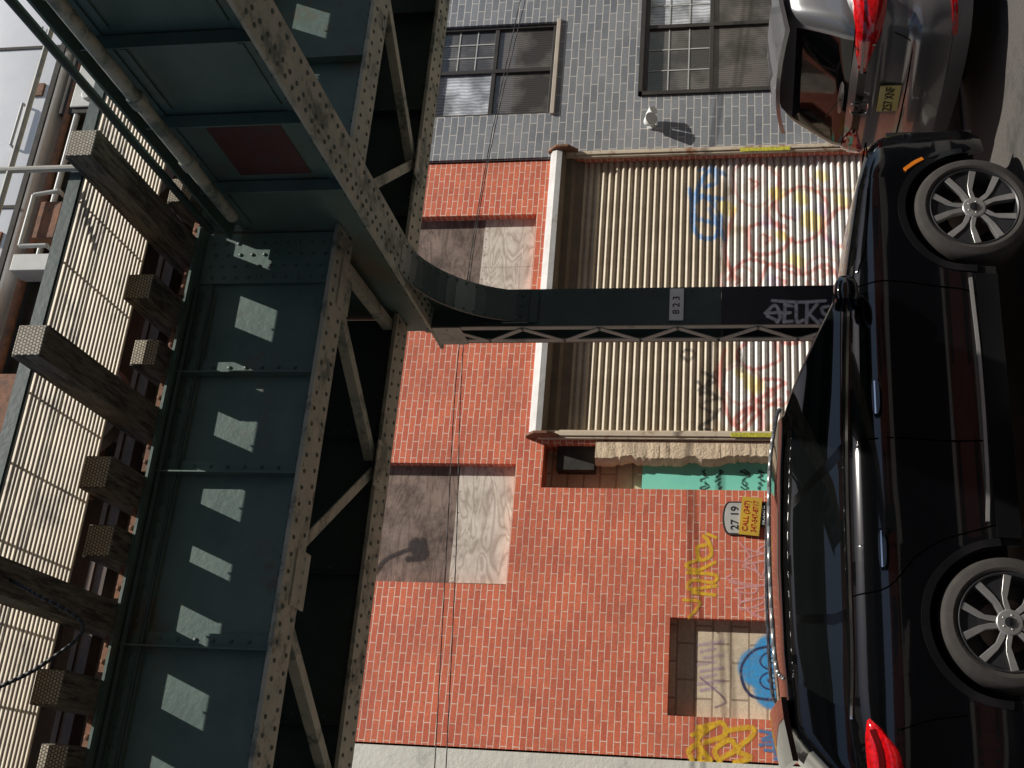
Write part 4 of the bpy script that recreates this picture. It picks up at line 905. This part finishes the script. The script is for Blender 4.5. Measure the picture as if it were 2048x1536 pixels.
hc.green(CARGRY,CARG2,dict(z0=1.04,xr=[(1.0,.06),(1.1,.09),(1.5,.34)],xf=[(1.0,3.5),(1.5,2.35)],hw=[(1.0,.84),(1.1,.83),(1.5,.69)],
 redge=[(0,1.50),(.2,1.525),(.5,1.55),(.8,1.54),(1,1.5)],xmid=1.6,pillars=[(.06,.12),(.3,.33),(.62,.65)],pk=['p','b','b']))
for sd in (-1,1):
    hc.patch('tail_lamp',[(.36,.985),(.6,1.03),(.8,1.05),(1.0,1.06),(1.3,1.05)],[(.36,.94),(.6,.89),(.8,.84),(1.0,.83),(1.3,.93)],.025,LAMPR,sd,label='red wraparound tail lamp')
    hc.ribbon('lamp_bar',[(.38,.958),(.7,.965),(1.0,.970),(1.25,.98)],.016,.030,LAMPB,sd)
    hc.ribbon('lamp_bar',[(.62,1.02),(.66,.89)],.014,.030,LAMPB,sd)
    hc.ribbon('reflector',[(.72,.36),(.85,.365),(1.0,.38)],.035,.012,LAMPR,sd)
    hc.ribbon('lower_bumper',[(0,.30),(.4,.30),(.8,.31),(1.1,.32)],.12,.014,GRYCL,sd)
    hc.ribbon('light_bar',[(0,.955),(.2,.955),(.37,.955)],.05,.016,CLAD,sd)
    hc.ribbon('panel_seam',[(0,.625),(.4,.625),(.62,.64),(.70,.76)],.008,.002,SE,sd)
    for xa in Hh['axles']:
        pts=[(hc.sx(xa)-.41*math.cos(math.pi*t),.335+.41*math.sin(math.pi*t)) for t in np.linspace(0.02,.98,14)]; hc.ribbon('arch_cladding',pts,.055,.014,GRYCL,sd)
        wheel(hc,xa,sd,.335,.235,.905,False,'h')
b=MB(); pc=hc.pt(.0,.76,.0)
b.box(-.012,0,-.155,.155,-.078,.078); o=b.obj('licence_plate',PLATE,hc.root,local=True,bevel=.003); o.data.transform(Matrix.Translation((pc.x-.010,-.02,.735)))
MX=lambda x,y,z: Matrix.Translation((x,y,z))@Matrix.Rotation(rad(-90),4,'Z')@Matrix.Rotation(rad(90),4,'X')
text('plate_lettering','Z57 XNF',.095,BLACK,hc.root,MX(pc.x-.024,-.02,.732),local=True,sx=.8)
pl=hc.pt(0,.955); HZ=.955; ex=pl.x-.040
b=MB()
for pts in (((-.058,.048),(-.036,-.048)),((.058,.048),(.036,-.048)),((-.045,0),(.045,0))):
    (y0_,z0_),(y1_,z1_)=pts; b.bar((ex-.004,y0_,HZ+z0_),(ex-.004,y1_,HZ+z1_),.016,.026,0,up=(0,1,0) if y0_*y1_>0 else (0,0,1))
b.tube([(ex,math.copysign(.078*abs(math.cos(t))**.55,math.cos(t)),HZ+math.copysign(.064*abs(math.sin(t))**.55,math.sin(t))) for t in [i*math.pi/12 for i in range(25)]],.006,6); b.obj('emblem',CHROME,hc.root,local=True)
spoiler(((.18,1.50,.64),(.42,1.545,.66),(.58,1.565,.67)),.058,.05,CARGRY,hc.root)
b=MB(); b.bar((.085,0,1.09),(.16,.32,1.18),.02,.012); b.obj('rear_wiper',BLACK,hc.root,local=True)
# ------------------------------------------------------------------ camera, light
cam=bpy.data.cameras.new('camera'); co=bpy.data.objects.new('camera',cam); bpy.context.scene.collection.objects.link(co)
M=Matrix.Identity(4)
for i,ax in enumerate((-U3,Rt,-F3)):
    for j in range(3): M[j][i]=ax[j]
M[0][3],M[1][3],M[2][3]=0,0,CH
co.matrix_world=M; cam.sensor_fit='HORIZONTAL'; cam.sensor_width=36; cam.lens=FPX/2048*36; cam.shift_x=-(PV-1024)/2048; cam.clip_end=1000; cam.clip_start=.05
bpy.context.scene.camera=co
sl_=bpy.data.lights.new('sun','SUN'); sl_.energy=5; sl_.angle=rad(.5); sl_.color=(1,.95,.87)
so=bpy.data.objects.new('sun',sl_); bpy.context.scene.collection.objects.link(so); so.rotation_euler=SUN.to_track_quat('Z','Y').to_euler(); so.location=(10,-10,30)
w=bpy.data.worlds.new('World'); bpy.context.scene.world=w; w.use_nodes=True; nt=w.node_tree
sk=nt.nodes.new('ShaderNodeTexSky'); sk.sky_type='NISHITA'; sk.sun_disc=False; sk.sun_elevation=math.asin(SUN.z); sk.sun_rotation=math.atan2(SUN.x,SUN.y)
bg=nt.nodes['Background']; bg.inputs['Strength'].default_value=.075; nt.links.new(sk.outputs[0],bg.inputs['Color'])
sc=bpy.context.scene; sc.view_settings.view_transform='Standard'; sc.view_settings.look='None'; sc.view_settings.exposure=0
